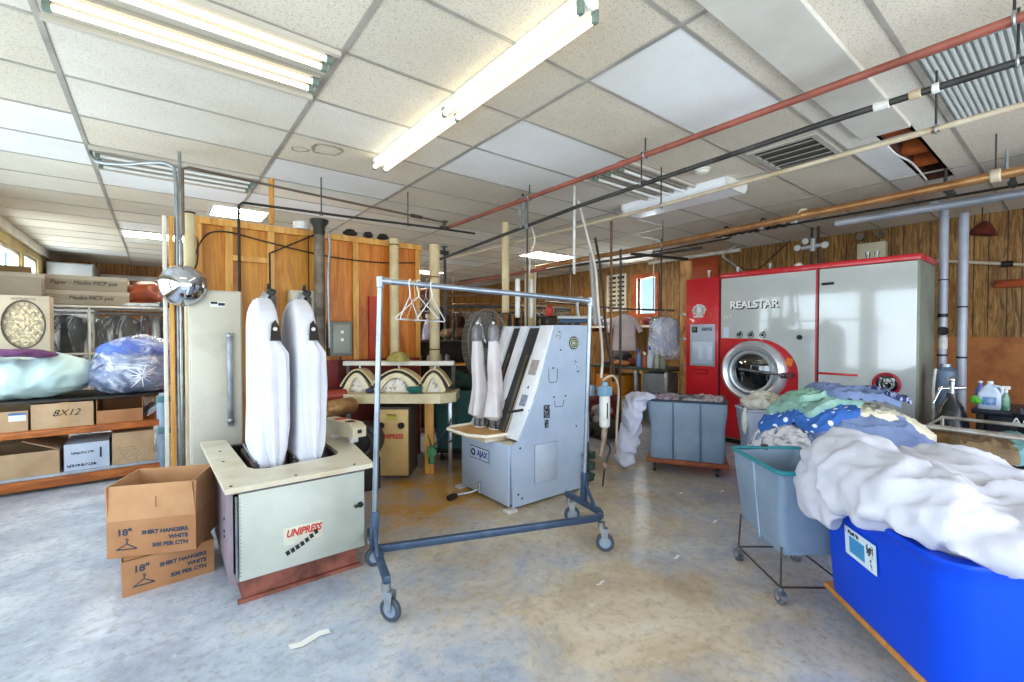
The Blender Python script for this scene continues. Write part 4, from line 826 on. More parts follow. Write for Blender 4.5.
for (cx, w, h) in ((-.46, .14, .17), (-.06, .24, .17), (.31, .13, .17)):
    ar = MB(); n = 14
    def arc(k, d, cx=cx, w=w, h=h):
        u = -1+2*k/n; z = .885+h*cos(u*pi/2)**.9 if abs(u) < 1 else .885
        return (cx+u*(w+d), z+d*1.0)
    def band(d0, d1, y0, y1):
        p = [arc(k, d0) for k in range(n+1)]+[arc(k, d1) for k in range(n, -1, -1)]
        return MB().prism(p, y0, y1, Matrix(((1, 0, 0, 0), (0, 0, 1, 0), (0, 1, 0, 0), (0, 0, 0, 1))))
    bkp = part('pressing_buck', band(-.05, -.005, -.02, .22), mat('buck_pad', '#e4d9bd', .8, c2='#cbb98f', sc=6), t, True)
    part('hot_shoe', band(.004, .018, 0, .2), mDK, bkp, True); part('shoe_backing', band(.022, .034, 0, .2), mat('shoe_cream', '#cdb98c', .5), bkp, True)
    pd = [arc(k, -.055) for k in range(n+1)]+[(cx+w-.06, .857), (cx-w+.06, .857)]
    part('padding', MB().prism(pd, .02, .18, Matrix(((1, 0, 0, 0), (0, 0, 1, 0), (0, 1, 0, 0), (0, 0, 0, 1)))), mat('buck_print', '#e8e3da', .85, c2='#a79c90', sc=22, lo=.5, hi=.62), bkp, True)
    part('lift_rod', MB().cyl((cx, .1, 1.03), (cx, .1, 1.115), .012), mSTL, bkp, True)
pp = MB()
for a in (((-.2, .3, .7), (-.2, .2, .3), (-.25, .1, .05)), ((.24, .2, .77), (.22, .12, .5), (.28, .1, .2), (.24, .15, .05)), ((.5, .2, .77), (.52, .1, .4), (.42, .08, .32), (.38, .1, .33)), ((.38, .2, .7), (.47, .1, .55), (.3, .05, .3))): pp.tube(smoothpath(a, 5), .009)
part('hoses', pp, mIRON, t, True); part('air_regulator', MB().cyl((.28, .05, .12), (.28, .05, .3), .035, bev=.01).cyl((.28, .02, .24), (.28, .09, .24), .05, seg=12), mat('green_paint', '#3e7a52', .5), t, True)
def loc2(x, y, z): return TR(TP, rz) @ V((x, y, z))
single('starch_bowl', MB().lathe([(.03, 0), (.075, .03), (.085, .06), (.078, .06), (.03, .01)], TR(loc2(.14, -.10, .857)), 20), mat('teal_plastic', '#1f6b66', .4), 'small teal bowl on the cream table between the middle and right curved bucks', 'bowl')
single('cap_cover', MB().lathe([(.001, .10), (.05, .09), (.10, .05), (.13, 0), (.12, 0)], TR(loc2(-.08, .15, 1.161)), 20), mat('yellow_green_cloth', '#a99a52', .8, c2='#6f6a34', sc=9), 'yellowish domed cap resting on the white head bar in front of the cream pipe', 'cap')
single('blue_cloth_roll', blob([(tuple(loc2(-.31, -.06, .88)), (.05, .06, .024))], .012, .004, 12, .004, 20, 4, zmin=.857), mat('navy_cloth', '#39405c', .85), 'small navy cloth on the cream table between the left and middle curved bucks', 'cloth')
# stuff beneath and beside
t = thing('round_motor', 'dark round motor with a belt pulley on the floor behind the pressing machine', 'motor', (1.5, 4.15, 0))
part('housing', MB().lathe([(.14, -.1), (.17, -.08), (.17, .08), (.14, .1)], TR((1.5, 4.15, .45), R(-38), pi/2), 26), mBLK, t); part('pulley', MB().torus((0, 0, .12), .12, .03, TR((1.5, 4.15, .45), R(-38), pi/2), 26), mDK, t); part('stand', MB().box(1.38, 1.62, 4.05, 4.25, 0, .3, .01), mDK, t)
single('brass_cylinder', MB().lathe([(.001, -.16), (.06, -.16), (.08, -.13), (.08, .13), (.06, .16), (.001, .16)], TR((1.33, 4.3, .76), R(20), 0, pi/2), 18), mat('old_brass', '#b08a58', .4, .5, c2='#7a4a30', sc=7), 'brassy horizontal cylinder behind the cream control box', 'tank')
t = thing('red_motor', 'red cylindrical motor on a bracket behind the cream control box', 'motor', (1.32, 4.55, 0)); part('housing', MB().cyl((1.18, 4.55, .84), (1.46, 4.5, .84), .06, bev=.015), mat('motor_red', '#8e2f1e', .5), t); part('stand', MB().box(1.28, 1.36, 4.5, 4.6, 0, .80, .004), mDK, t)
t = thing('teal_bin', 'large teal laundry tub on a low frame behind the right end of the cream table', 'bin', (2.81, 4.53, 0), R(-38))
mTEAL = mat('teal_tub', '#2f6c6a', .5, c2='#245553', sc=3)
part('tub', MB().loft([rrect(0, 0, .27+.02*k, .2+.015*k, .04, z) for k, z in ((0, .14), (1, .45), (2, .80))]+[rrect(0, 0, .29, .215, .04, .80), rrect(0, 0, .27, .2, .04, .5)]), mTEAL, t, True)
part('frame', MB().box(-.28, .28, -.2, .2, .09, .135, .006), mDK, t, True)
for x in (-.22, .22):
    for y in (-.15, .15): part('wheel', MB().cyl((x-.015, y, .045), (x+.015, y, .045), .045, seg=16), mBLK, t, True)
single('dark_green_bundle', blob([((2.83, 4.5, .86), (.17, .13, .1), R(-38)), ((2.76, 4.56, .93), (.1, .1, .09))], .02, .012, 8, .03, 9, 3), mat('dark_green_cloth', '#23403a', .85, c2='#16302b', sc=8), 'dark green bundle heaped in the teal tub right of the cream table', 'bundle')
# ------------------------------------------------------------------ rolling garment rack
t = thing('rolling_clothes_rack', 'empty rolling clothes rack with a dark blue base in the middle of the floor', 'clothes rack', (1.68, 2.35, 0))
mTUBE_R = mat('rack_tube', '#97a1ad', .35, .75, c2='#7f8a97', sc=6); mRK = mat('rack_blue', '#3b4d66', .42, .4, c2='#52657e', sc=8, lo=.5, hi=.75)
A, B = V((.958, 2.505, 0)), V((2.42, 2.22, 0)); ux = (B-A).normalized(); uy = V((-ux.y, ux.x, 0))
LT, RT = V((1.0, 2.495, 1.748)), V((2.46, 2.225, 1.682))
hb = .212
fr = MB()
lf, lb = V((.89, 2.15, hb)), V((1.03, 2.76, hb)); rf, rb = V((2.31, 1.985, hb)), V((2.475, 2.475, hb))
def sq(p, q, w=.016, h=.02): 
    M = axisM(p, q); return (M, (V(q)-V(p)).length, w, h)
def beam(mb, p, q, w=.018, h=.02):
    p, q = V(p), V(q); x = (q-p).normalized(); z = V((0, 0, 1)) if abs(x.z) < .9 else V((0, 1, 0)); y = z.cross(x).normalized(); z = x.cross(y)
    M = Matrix((x, y, z)).transposed().to_4x4(); M.translation = p; mb.box(0, (q-p).length, -w, w, -h, h, .004, M)
beam(fr, lf, lb); 
# right foot bends round into the long cross bar
cb = V((.965, 2.505, hb)); path = [cb]+[V((2.26, 2.045, hb))+ux*0, V((2.35, 2.03, hb)), V((2.385, 2.06, hb)), V((2.40, 2.12, hb)), rb]
beam(fr, cb, (2.30, 2.015, hb)); beam(fr, (2.295, 2.017, hb), (2.36, 2.03, hb)); beam(fr, (2.355, 2.025, hb), (2.405, 2.09, hb)); beam(fr, (2.40, 2.08, hb), rb)
part('base_frame', fr, mRK, t)
for P0, T0, nmx in ((A, LT, 0), (V((2.445, 2.27, 0)), RT, 1)):
    p0 = V((P0.x, P0.y, hb)); d = (T0-p0).normalized(); s = part('socket', MB(), mRK, t) if 0 else None
    sk_ = MB(); beam(sk_, p0, p0+d*.22, .02, .02); f1 = (lb-lf).normalized() if nmx == 0 else (rb-V((2.40, 2.08, hb))).normalized()
    beam(sk_, p0+f1*-.13+V((0, 0, .01)), p0+d*.15, .008, .012); part('socket', sk_, mRK, t)
    part('post', MB().cyl(p0+d*.2, T0, .0155, seg=16), mTUBE_R, t)
part('top_rail', MB().cyl(LT, RT, .017, seg=16), mTUBE_R, t); part('rail_tee', MB().cyl(LT-V((0, 0, .04)), LT+V((0, 0, .025)), .021, seg=16, bev=.004).cyl(LT-ux*.01, LT+ux*.06, .0205, seg=16), mGALV, t); part('rail_tee', MB().cyl(RT-V((0, 0, .04)), RT+V((0, 0, .025)), .021, seg=16, bev=.004).cyl(RT+ux*.01, RT-ux*.05, .0205, seg=16), mGALV, t)
def caster(p, ang, par, r=.06):
    c = part('caster', MB().cyl((p.x, p.y, .15), (p.x, p.y, .193), .024), mSTL, par)
    d = V((cos(ang), sin(ang), 0)); n = V((-d.y, d.x, 0)); w = V((p.x, p.y, r))+d*.025
    fk = MB()
    for s in (-1, 1): fk.prism([(-.035, .095), (.022, .095), (.012, -.008), (-.012, -.008)], -.002, .002, frame(w+n*.021*s, d, (0, 0, 1)))
    fk.cyl(w-n*.026, w+n*.026, .006); part('fork', fk, mGALV, c)
    M = axisM(w-n*.014, w+n*.014); part('wheel', MB().lathe([(.038, 0), (.054, .0), (r, .006), (r, .022), (.054, .028), (.038, .028)], M, 26, False, False), mat('rubber', '#3c4450', .6), c)
    part('hub', MB().lathe([(.001, .003), (.038, .003), (.038, .025), (.001, .025)], M, 20), mat('hub_blue', '#8da0b8', .4, .4), c)
caster(lf+uy*.02, R(-60), t); caster(lb-uy*.03, R(0), t); caster(V((2.31, 1.985, 0)), R(-50), t); caster(rb-uy*.03, R(-35), t)
def hanger_mesh(w=.2, h=.13):
    p = smoothpath([(.018, 0, -.012), (.02, 0, .015), (0, 0, .03), (-.02, 0, .012), (-.012, 0, -.02), (0, 0, -.045), (0, 0, -.07)], 4)
    m = MB().tube(p, .0032, 6); m.tube([(0, 0, -.068), (w, 0, -.068-h), (w-.012, 0, -.078-h), (-w+.012, 0, -.078-h), (-w, 0, -.068-h)], .0034, 6, True); return m
mHW = mat('hanger_white', '#dcdcdc', .4); mHT = mat('hanger_tan', '#b48a5c', .5); mHG = mat('hanger_grey', '#8a8f96', .35, .6)
def railpt(f): return LT.lerp(RT, f)
for f, m, rzz, lb in ((.115, mHW, 60, 'white wire hanger on the rolling rack rail, first from its left post'), (.135, mHT, 62, 'tan wire hanger on the rolling rack rail between the white hangers'), (.15, mHW, 35, 'white wire hanger on the rolling rack rail turned outward in front of the tan one'), (.18, mHG, 95, 'grey wire hanger on the rolling rack rail left of the last white one'), (.205, mHW, 48, 'white wire hanger farthest right on the rolling rack rail')):
    p = railpt(f); single('wire_hanger', hanger_mesh(), m, lb, 'hanger', 'wire hangers on the rolling rack', (p.x, p.y, p.z+.006-.01), R(rzz-10), True)
# ------------------------------------------------------------------ sleeve press
t = thing('sleeve_press', 'pale blue sleeve pressing machine with two grey-white sleeve forms behind the rolling rack', 'pressing machine', (2.7, 3.25, 0))
mAJ = mat('pale_blue_metal', '#aebdd2', .42, .1, c2='#9fafc6', sc=3, lo=.45, hi=.75); mAJ2 = mat('pale_blue_grey', '#b7c2d2', .42, .1, c2='#a5b2c4', sc=3)
MXZ2 = Matrix(((1, 0, 0, 0), (0, 0, 1, 0), (0, 1, 0, 0), (0, 0, 0, 1)))
side = [(2.27, .02), (2.25, .53), (2.33, .56), (2.52, .90), (2.74, 1.52), (3.17, 1.52), (3.17, .06), (3.1, .02)]
part('side_panel', MB().prism(side, 2.88, 2.90, MXZ2).bev(.004, 50), mAJ, t); part('side_panel', MB().prism(side, 3.62, 3.64, MXZ2), mAJ, t)
part('front_panel', MB().box(2.235, 2.255, 2.90, 3.62, .03, .53, .004), mAJ, t)
part('rear_body', MB().box(2.27, 3.16, 2.905, 3.615, .04, .44).box(3.14, 3.16, 2.905, 3.615, .44, 1.51).box(2.76, 3.14, 2.905, 3.615, 1.495, 1.515), mAJ2, t)
part('shelf_top', MB().box(2.26, 2.5, 2.905, 3.615, .50, .53), mPT, t)
# sloped press face
s0, s1 = V((2.36, 0, .60)), V((2.74, 0, 1.515)); sd = (s1-s0).normalized(); SL = (s1-s0).length; sn = V((-sd.z, 0, sd.x))
FM = Matrix((V((0, -1, 0)), sd, V((0, -1, 0)).cross(sd))).transposed().to_4x4(); FM.translation = V((s0.x, 3.62, s0.z))  # x: towards camera, y: up the slope
part('face_back', MB().box(0, .72, 0, SL, -.05, -.03, M=FM), mat('face_black', '#26262a', .5), t)
mFW = mat('face_white', '#e3e5ea', .4, c2='#d0d3da', sc=4)
fs = part('face_strip', MB().box(.555, .72, -.05, SL, -.03, .012, .003, FM), mFW, t)
part('notice', MB().box(.59, .69, .52, .66, .013, .015, M=FM), mat('notice_grey', '#a59c98', .6, c2='#8d8480', sc=40), fs); part('notice', MB().box(.60, .68, .24, .34, .013, .015, M=FM), mat('notice_blue', '#8d93a6', .6, c2='#5f6578', sc=40), fs); part('warning_mark', MB().prism([(.635, .40), (.66, .40), (.648, .425)], .013, .015, FM), mINKB, fs)
part('face_strip', MB().box(0, .13, .0, SL, -.03, -.005, .003, FM), mFW, t)
for x in (.26, ):
    part('hot_plate', MB().prism([(x+.0, .30), (x+.02, .24), (x+.07, .24), (x+.09, .30), (x+.105, SL), (x-.005, SL)], -.03, -.004, FM).bev(.006, 50), mFW, t)
for x in (.17, .44):
    part('press_blade', MB().box(x, x+.035, -.05, SL*.72, -.03, -.018, .004, FM), mat('blade_olive', '#6b6450', .45, .3, c2='#4c4636', sc=5), t)
part('blade_edge', MB().tube([FM @ V((.50, -.05, -.02)), FM @ V((.52, SL*.72, -.02))], .007), mTANP, t)
# tray and sleeve forms
tr = [(2.05, 3.56), (2.05, 3.22), (2.14, 3.08), (2.46, 3.04), (2.46, 3.62), (2.12, 3.62)]
part('tray', MB().prism(tr, .565, .578), mat('tray_tan', '#c99c5c', .5, c2='#b98a4c', sc=3), t)
part('tray_lip', MB().tube([(x, y, .585) for x, y in tr[4:]+tr[:4]], .014, 8), mat('tray_white', '#e6e0d0', .4), t); part('tray_underside', MB().box(2.14, 2.44, 3.1, 3.58, .53, .565), mPT, t)
mSLV = mat('sleeve_cloth', '#d6d0d2', .8, c2='#c9c1c2', sc=4, bump=.12, bsc=18, bd=.006)
for k, (xb, yb, xt, yt) in enumerate(((2.37, 3.50, 2.33, 3.50), (2.42, 3.32, 2.385, 3.32))):
    sec = interp([(.66, xb, yb, .055, .045, .004), (.70, xb-.01, yb, .098, .075, .018), (.80, xb-.01, yb, .082, .066, .013), (.95, xb-.01, yb, .068, .055, .007), (1.15, xt+.01, yt, .06, .048, .004), (1.33, xt+.005, yt, .05, .04, .003), (1.38, xt, yt, .043, .036, .002)], 4)
    sl = part('sleeve_form', cloth_loft(sec, 30, I4, 5+k*4, wf=4), mSLV, t)
    part('sleeve_cap', MB().loft([rrect(xt, yt, a, a*.8, a*.5, z) for z, a in ((1.375, .045), (1.43, .048), (1.49, .043), (1.52, .03), (1.53, .012))]), mat('cap_grey', '#6d6d72', .5, .2, c2='#8a8a8e', sc=14), sl); part('cap_pin', MB().sph((xt, yt, 1.54), .014, 2), mWHITE, sl)
    cu = MB()
    for q in range(7): a = q*2*pi/7; cu.box(-.02, .02, -.009, .009, 0, .085, .004, TR((xb+.055*cos(a), yb+.055*sin(a), .58), a+pi/2))
    cu.cyl((xb, yb, .579), (xb, yb, .66), .045); part('cuff_clamp', cu, mat('clamp_dark', '#4e4a4a', .4, .5, c2='#9a9698', sc=20), sl)
    part('clamp_ring', MB().torus((xb, yb, .585), .07, .006, I4, 24), mWPIPE, sl)
part('handle_bar', MB().cyl((2.29, 2.97, .79), (2.47, 2.95, .80), .011).cyl((2.43, 2.92, .70), (2.50, 2.92, .93), .012).cyl((2.43, 2.96, .79), (2.45, 2.90, .80), .008), mBLK, t)
part('handle_mount', MB().box(2.45, 2.54, 3.0, 3.1, .62, .78, .01), mBLK, t)
ap = part('access_panel', MB().box(2.5, 2.755, 2.875, 2.879, .17, .50, .001), mAJ2, t); part('panel_gap', MB().tube([(2.5, 2.8785, .17), (2.5, 2.8785, .50), (2.755, 2.8785, .50), (2.755, 2.8785, .17)], .003, 6, True), mat('gap_dark', '#4a525e', .7), ap)
for z0, z1, x0, x1 in ((.80, .855, 2.73, 2.84), (1.02, 1.14, 2.66, 2.76)):
    part('cover_plate', MB().tube([(x, 2.879, z) for x, z in ((x0, z1), (x0, z0+.02), (x0+.015, z0), (x1-.015, z0), (x1, z0+.02), (x1, z1))], .003, 6), mat('gap_dark', '#4a525e', .7), t)
for x, z in ((2.72, .89), (2.86, .89), (2.71, 1.145), (3.02, 1.1), (2.8, 1.3), (3.0, .6), (2.36, .08), (2.32, .12), (2.34, .5)): part('bolt', MB().cyl((x, 2.88, z), (x, 2.875, z), .008, seg=8), mDK, t)
dk = part('data_plate', MB().box(2.60, 2.67, 2.877, 2.8795, .715, .83).box(2.612, 2.655, 2.877, 2.8795, .63, .70), print_mat('data_print', '#20232a', '#8b94a4', 90, .56), t)
em = part('emblem', MB().cyl((2.965, 2.88, 1.36), (2.965, 2.876, 1.36), .06, seg=28), mat('emblem_olive', '#3f4a2a', .5), t)
part('emblem_ring', MB().torus((0, 0, 0), .044, .003, frame((2.965, 2.8755, 1.36), (1, 0, 0), (0, 0, 1)), 28, 6).torus((0, 0, 0), .024, .003, frame((2.965, 2.8755, 1.36), (1, 0, 0), (0, 0, 1)), 24, 6), mat('emblem_pale', '#c6cdb6', .5), em); part('emblem_centre', MB().cyl((2.965, 2.876, 1.36), (2.965, 2.8748, 1.36), .012), mat('emblem_pale', '#c6cdb6'), em)
part('sticker', MB().box(2.75, 2.81, 2.877, 2.8795, 1.40, 1.47), print_mat('sticker_print', '#c3cad4', '#6f7884', 80, .5), t); part('sticker', MB().box(2.98, 3.01, 2.877, 2.8795, 1.13, 1.2), print_mat('sticker_print', '#c3cad4', '#6f7884'), t); part('corner_plate', MB().box(3.0, 3.07, 2.877, 2.8795, .07, .18), mAJ2, t)
lp = part('logo_plate', MB().box(2.2325, 2.2348, 3.17, 3.47, .325, .435), mINK, t); part('plate_face', MB().box(2.2312, 2.2324, 3.178, 3.462, .332, .428), mat('logo_face', '#b9c4d8', .5), lp)
text('AJAX', .072, mat('logo_blue', '#2c4a86', .5), frame((2.2308, 3.275, .38), (0, -1, 0), (0, 0, 1)), t, .95, ext=.001, bold=.003); part('logo_mark', MB().torus((0, 0, 0), .026, .008, frame((2.231, 3.415, .38), (0, -1, 0), (0, 0, 1)), 20, 6).box(-.012, .02, -.03, -.012, -.003, .003, M=frame((2.231, 3.415, .38), (0, -1, 0), (0, 0, 1))), mINK, lp)
for x, y in ((2.22, 3.62), (2.22, 2.87), (3.1, 2.9), (3.1, 3.6)): part('foot', MB().box(x-.04, x+.06, y-.04, y+.04, 0, .022, .004), mWPIPE, t)
pd = part('foot_pedal', MB().tube(smoothpath([(2.24, 3.30, .08), (2.16, 3.36, .04), (2.06, 3.42, .025)], 5), .01).tube([(2.22, 3.3, .14), (2.22, 3.3, .04)], .012), mGALV, t); part('pedal_plate', MB().box(-.05, .05, -.025, .025, 0, .035, .006, TR((2.0, 3.40, .006), R(20))), mDK, pd)
# air filter canister and hoses beside it
t = thing('filter_canister', 'white air filter canister with a blue head beside the right post of the clothes rack', 'filter', (3.32, 2.78, .2))
part('bowl', MB().lathe([(.03, .56), (.048, .575), (.05, .6), (.05, .84), (.045, .86)], TR((3.30, 2.8, 0)), 20), mWHITE, t); part('head', MB().box(3.245, 3.355, 2.75, 2.85, .86, .95, .012).cyl((3.30, 2.8, .95), (3.30, 2.8, .99), .03), mat('filter_blue', '#7ea3bd', .4), t)
part('gauge_strip', MB().box(3.275, 3.285, 2.748, 2.752, .65, .8), mDK, t); part('lower_fitting', MB().cyl((3.30, 2.8, .56), (3.29, 2.8, .45), .028, seg=12).cyl((3.29, 2.8, .45), (3.24, 2.8, .3), .022, seg=12).sph((3.3, 2.8, .2), .03, 2), mat('fitting_tan', '#a58f7c', .5, .2, c2='#7c6a5a', sc=9), t)
part('drain_line', MB().tube(smoothpath([(3.3, 2.8, .45), (3.36, 2.78, .35), (3.31, 2.8, .2), (3.30, 2.82, .0)], 5), .008), mIRON, t); part('wall_bracket', MB().box(3.175, 3.25, 2.86, 2.9, .86, .96, .003), mSTL, t)
t = thing('solenoid_valves', 'cluster of dark green solenoid valves at the lower right of the pale blue sleeve machine', 'valve', (3.12, 2.83, .06))
for k, z in enumerate((.12, .22, .32)): part('solenoid', MB().box(3.08+.02*k, 3.15+.01*k, 2.79, 2.865, z-.03, z+.045, .008).cyl((3.05, 2.83, z+.01), (3.18, 2.83, z+.01), .02), mat('valve_green', '#34463a', .5, .2, c2='#1f2b24', sc=9), t)
part('riser', MB().cyl((3.12, 2.85, .0), (3.12, 2.85, .44), .012), mDK, t)
# drum fan behind the sleeve forms
t = thing('pedestal_fan', 'large round grey pedestal fan turned sideways behind the two sleeve forms', 'fan', (3.39, 4.78, 0))
FMx = frame((3.37, 4.76, 1.29), (.93, .36, 0), (-.08, .05, 1)); cg = MB()
for k in range(9): cg.torus((0, 0, .05*(1-(k/8)**2)), .05+.42*k/8, .003 if k < 8 else .01, FMx, 40, 5)
for k in range(40): a = 2*pi*k/40; cg.tube([FMx @ V((.05*cos(a), .05*sin(a), .05)), FMx @ V((.24*cos(a), .24*sin(a), .035)), FMx @ V((.47*cos(a), .47*sin(a), 0)), FMx @ V((.45*cos(a), .45*sin(a), -.12))], .0028, 5)
part('cage', cg, mat('fan_grey', '#8f8a82', .5, .3), t); part('back_guard', MB().lathe([(.45, -.12), (.3, -.15), (.1, -.16), (.001, -.16)], FMx, 32, False, False), mat('fan_back', '#7d7870', .6, .2), t); part('motor', MB().cyl(FMx @ V((0, 0, -.25)), FMx @ V((0, 0, -.08)), .08), mDK, t)
bl = MB()
for k in range(3):
    a = 2*pi*k/3; q = FMx @ Matrix.Rotation(a, 4, 'Z'); bl.loft([[q @ V(p) for p in ((.04, -.03, -.06), (.04, .03, -.03), (.36, .12, -.02), (.36, -.12, -.08))], [q @ V(p) for p in ((.04, -.03, -.064), (.04, .03, -.034), (.36, .12, -.024), (.36, -.12, -.084))]])
part('blades', bl, mGALV, t); part('pole', MB().cyl(FMx @ V((0, 0, -.2)), (3.39, 4.80, .03), .02), mDK, t); part('base', MB().lathe([(.24, 0), (.24, .015), (.05, .04), (.02, .05)], TR((3.39, 4.80, 0)), 24), mDK, t)
# ------------------------------------------------------------------ red dry-cleaning machine
t = thing('dry_cleaning_machine', 'big red and white dry-cleaning machine with a round glass loading door on the right wall', 'dry-cleaning machine', (6.2, 2.26, 0))
mRED = mat('machine_red', '#cc1222', .35, c2='#b80e1c', sc=2, coat=.4); mMW = mat('machine_white', '#bcc1c0', .09, .0, c2='#b3b9b9', sc=1.5, coat=.8, spec=.7); mMG = mat('machine_side', '#8f9688', .5, .2, c2='#7c8376', sc=3)
X = 5.9; YZ = lambda x: Matrix(((0, 0, 1, x), (1, 0, 0, 0), (0, 1, 0, 0), (0, 0, 0, 1)))   # (y, z, depth) -> world
part('body', MB().box(X+.03, 6.62, 1.035, 3.50, .06, 2.18, .006), mMG, t)
part('plinth', MB().box(X+.05, 6.6, 1.05, 3.48, 0, .06), mBLK, t)
part('red_front', MB().prism([(1.905, .08), (3.03, .08), (3.03, 2.18), (1.905, 2.18)], 0, .028, YZ(X)).bev(.003), mRED, t)
part('top_trim', MB().box(X-.02, X+.10, 1.02, 3.04, 2.175, 2.235, .006).box(X+.1, 6.63, 1.02, 1.04, 2.175, 2.235, .004), mRED, t)
# white left panel cut round the loading door
arc = [(2.57+.47*cos(a), .95+.43*sin(a)) for a in [pi/2+pi/2*k/14 for k in range(15)]]   # decreasing y
wp = [(3.015, 1.365), (3.015, 2.165), (1.925, 2.165), (1.925, .10), (2.10, .10), (2.10, .95)]+arc[::-1]
wp = [(3.015, 1.38), (3.015, 2.165), (1.925, 2.165), (1.925, .10), (2.09, .10)]+[(2.57-.48*cos(a), .95+.43*sin(a)) for a in [pi/2*k/14 for k in range(15)]]
part('white_panel', MB().prism(wp, -.012, -.001, YZ(X)), mMW, t)
part('white_panel', MB().prism([(1.05, .10), (1.885, .10), (1.885, 2.165), (1.05, 2.165)], -.012, .028, YZ(X)).bev(.004), mMW, t); part('panel_gap', MB().box(X-.004, X+.02, 1.886, 1.904, .08, 2.175), mat('gap_black', '#2a1418', .5), t); part('lower_trim', MB().box(X-.016, X-.0125, 1.52, 1.885, .985, 1.01, .001), mRED, t)
part('side_column', MB().box(X-.03, X+.3, 3.045, 3.51, .06, 2.20, .008), mRED, t)
part('column_gap', MB().box(X-.006, X+.02, 3.03, 3.045, .08, 2.17), mat('gap_black', '#2a1418'), t)
dc = V((X, 2.59, .965)); DM = frame(dc, (0, -1, 0), (0, 0, 1))     # local z points at the viewer (-X)
dr = part('loading_door', MB().lathe([(.30, -.01), (.385, -.01), (.39, .04), (.375, .10), (.335, .135), (.30, .125), (.285, .10), (.265, .10), (.255, .12), (.235, .115), (.225, .07), (.21, .05)], DM, 56, False, False), mat('door_chrome', '#dfe5ee', .34, .75), t, ang=55)
part('gasket', MB().torus((0, 0, .108), .277, .006, DM, 48), mSTL, dr); part('glass', MB().lathe([(.225, .075), (.15, .10), (.07, .112), (.001, .115)], DM, 44, False, False), mat('door_glass', '#0c1418', .04, 0, coat=1, spec=.8), dr)
dm_ = MB()
for k in range(7): dm_.tube([DM @ V((.15*cos(2*pi*k/7), .15*sin(2*pi*k/7), .03)), DM @ V((.2*cos(2*pi*k/7), .2*sin(2*pi*k/7), .06))], .01)
part('door_bar', MB().cyl(DM @ V((-.12, .035, .15)), DM @ V((.40, -.01, .15)), .014, bev=.003), mSTL, dr); part('latch', MB().box(-.05, .05, -.03, .03, .0, .16, .012, DM @ Matrix.Translation((.41, -.015, 0))), mat('latch_grey', '#5a3036', .4, .4), dr)
part('warning_sticker', MB().box(-.035, .035, -.045, .045, .0, .003, 0, DM @ Matrix.Translation((.40, .14, .002)) @ Matrix.Rotation(R(-12), 4, 'Z')), mat('sticker_orange', '#e07a1c', .5), t)
FR = lambda y, z, d=.0125: frame((X-d, y, z), (0, -1, 0), (0, 0, 1))
text('REALSTAR', .125, mINKB, FR(2.592, 1.792, .0130), t, 1.02, ext=.0003, bold=.003); text('REALSTAR', .125, mat('logo_white', '#f4f5f6', .3), FR(2.606, 1.808, .0138), t, 1.02, ext=.0005, bold=.003)
for y in (2.77, 2.63, 2.49):
    k_ = part('dial', MB().torus((0, 0, 0), .034, .004, FR(y, 1.425, .015), 24, 6).cyl((X-.013, y, 1.425), (X-.03, y, 1.425), .016), mDK, t); part('pointer', MB().box(-.004, .004, .0, .055, 0, .006, 0, FR(y, 1.425, .024) @ Matrix.Rotation(R(-25), 4, 'Z')), mBLK, k_)
part('lock', MB().cyl((X-.012, 2.08, 1.40), (X-.022, 2.08, 1.40), .03, seg=20), mBLK, t); part('grip', MB().box(X-.016, X-.0125, 1.745, 1.865, 1.985, 2.015, .002), mBLK, t)
part('sticker', MB().box(X-.0135, X-.0125, 2.91, 2.985, 1.39, 1.53), mat('sticker_pale', '#c6cfe0', .4), t); text('2 1 1', .05, mat('logo_white', '#f4f5f6'), FR(2.93, 1.66, .013), t, 1)
pl = part('control_plate', MB().box(X-.045, X-.031, 3.085, 3.44, 1.0, 1.57, .004), mat('plate_bluegrey', '#aab6c6', .35, .2, c2='#9aa7b8', sc=4), t)
part('screen', MB().box(X-.048, X-.0455, 3.33, 3.41, 1.455, 1.535), mBLK, pl); part('screen_glow', MB().box(X-.0495, X-.0482, 3.355, 3.40, 1.48, 1.525), mat('screen_green', '#3d7a58', .3), pl)
part('keypad', MB().box(X-.048, X-.0455, 3.12, 3.27, 1.48, 1.525), print_mat('keypad', '#8b98ab', '#4a5464', 40, .5), pl); part('cover', MB().box(X-.05, X-.0455, 3.11, 3.41, 1.03, 1.33, .003), mat('plate_inner', '#b8c6da', .3, .1), pl)
for y in (3.155, 3.285): part('cover_window', MB().box(X-.052, X-.0502, y-.035, y+.035, 1.09, 1.26, .002), mat('plate_window', '#c8d4e4', .3), pl)
st = MB()
for k in range(10): a = 2*pi*k/10; st.cyl((X-.031, 3.315+.068*cos(a), 1.765+.055*sin(a)), (X-.0345, 3.315+.068*cos(a), 1.765+.055*sin(a)), .03, seg=14)
st.cyl((X-.031, 3.315, 1.765), (X-.0344, 3.315, 1.765), .075, seg=20); part('cloud_sticker', st, mWHITE, t); part('sticker', MB().box(X-.034, X-.031, 3.255, 3.40, 1.665, 1.685), mWHITE, t)
text('3', .115, mat('sticker_orange', '#e07a1c'), FR(3.165, 1.69, .0315), t, 1); text('3', .115, mat('sticker_orange', '#e07a1c'), FR(3.16, 1.692, .0315), t, 1)
text('SIVA', .06, mat('raised_red', '#7d1220', .4), FR(3.27, .93, .0315), t, 1.1) if 0 else part('embossed_badge', MB().tube([(X-.033, 3.27+.09*cos(a), .92+.035*sin(a)) for a in [2*pi*k/24 for k in range(24)]], .006, 6, True), mat('raised_red', '#7d1220', .4), t)
ph = V((X-.012, 1.275, .925)); PM = frame(ph, (0, -1, 0), (0, 0, 1))
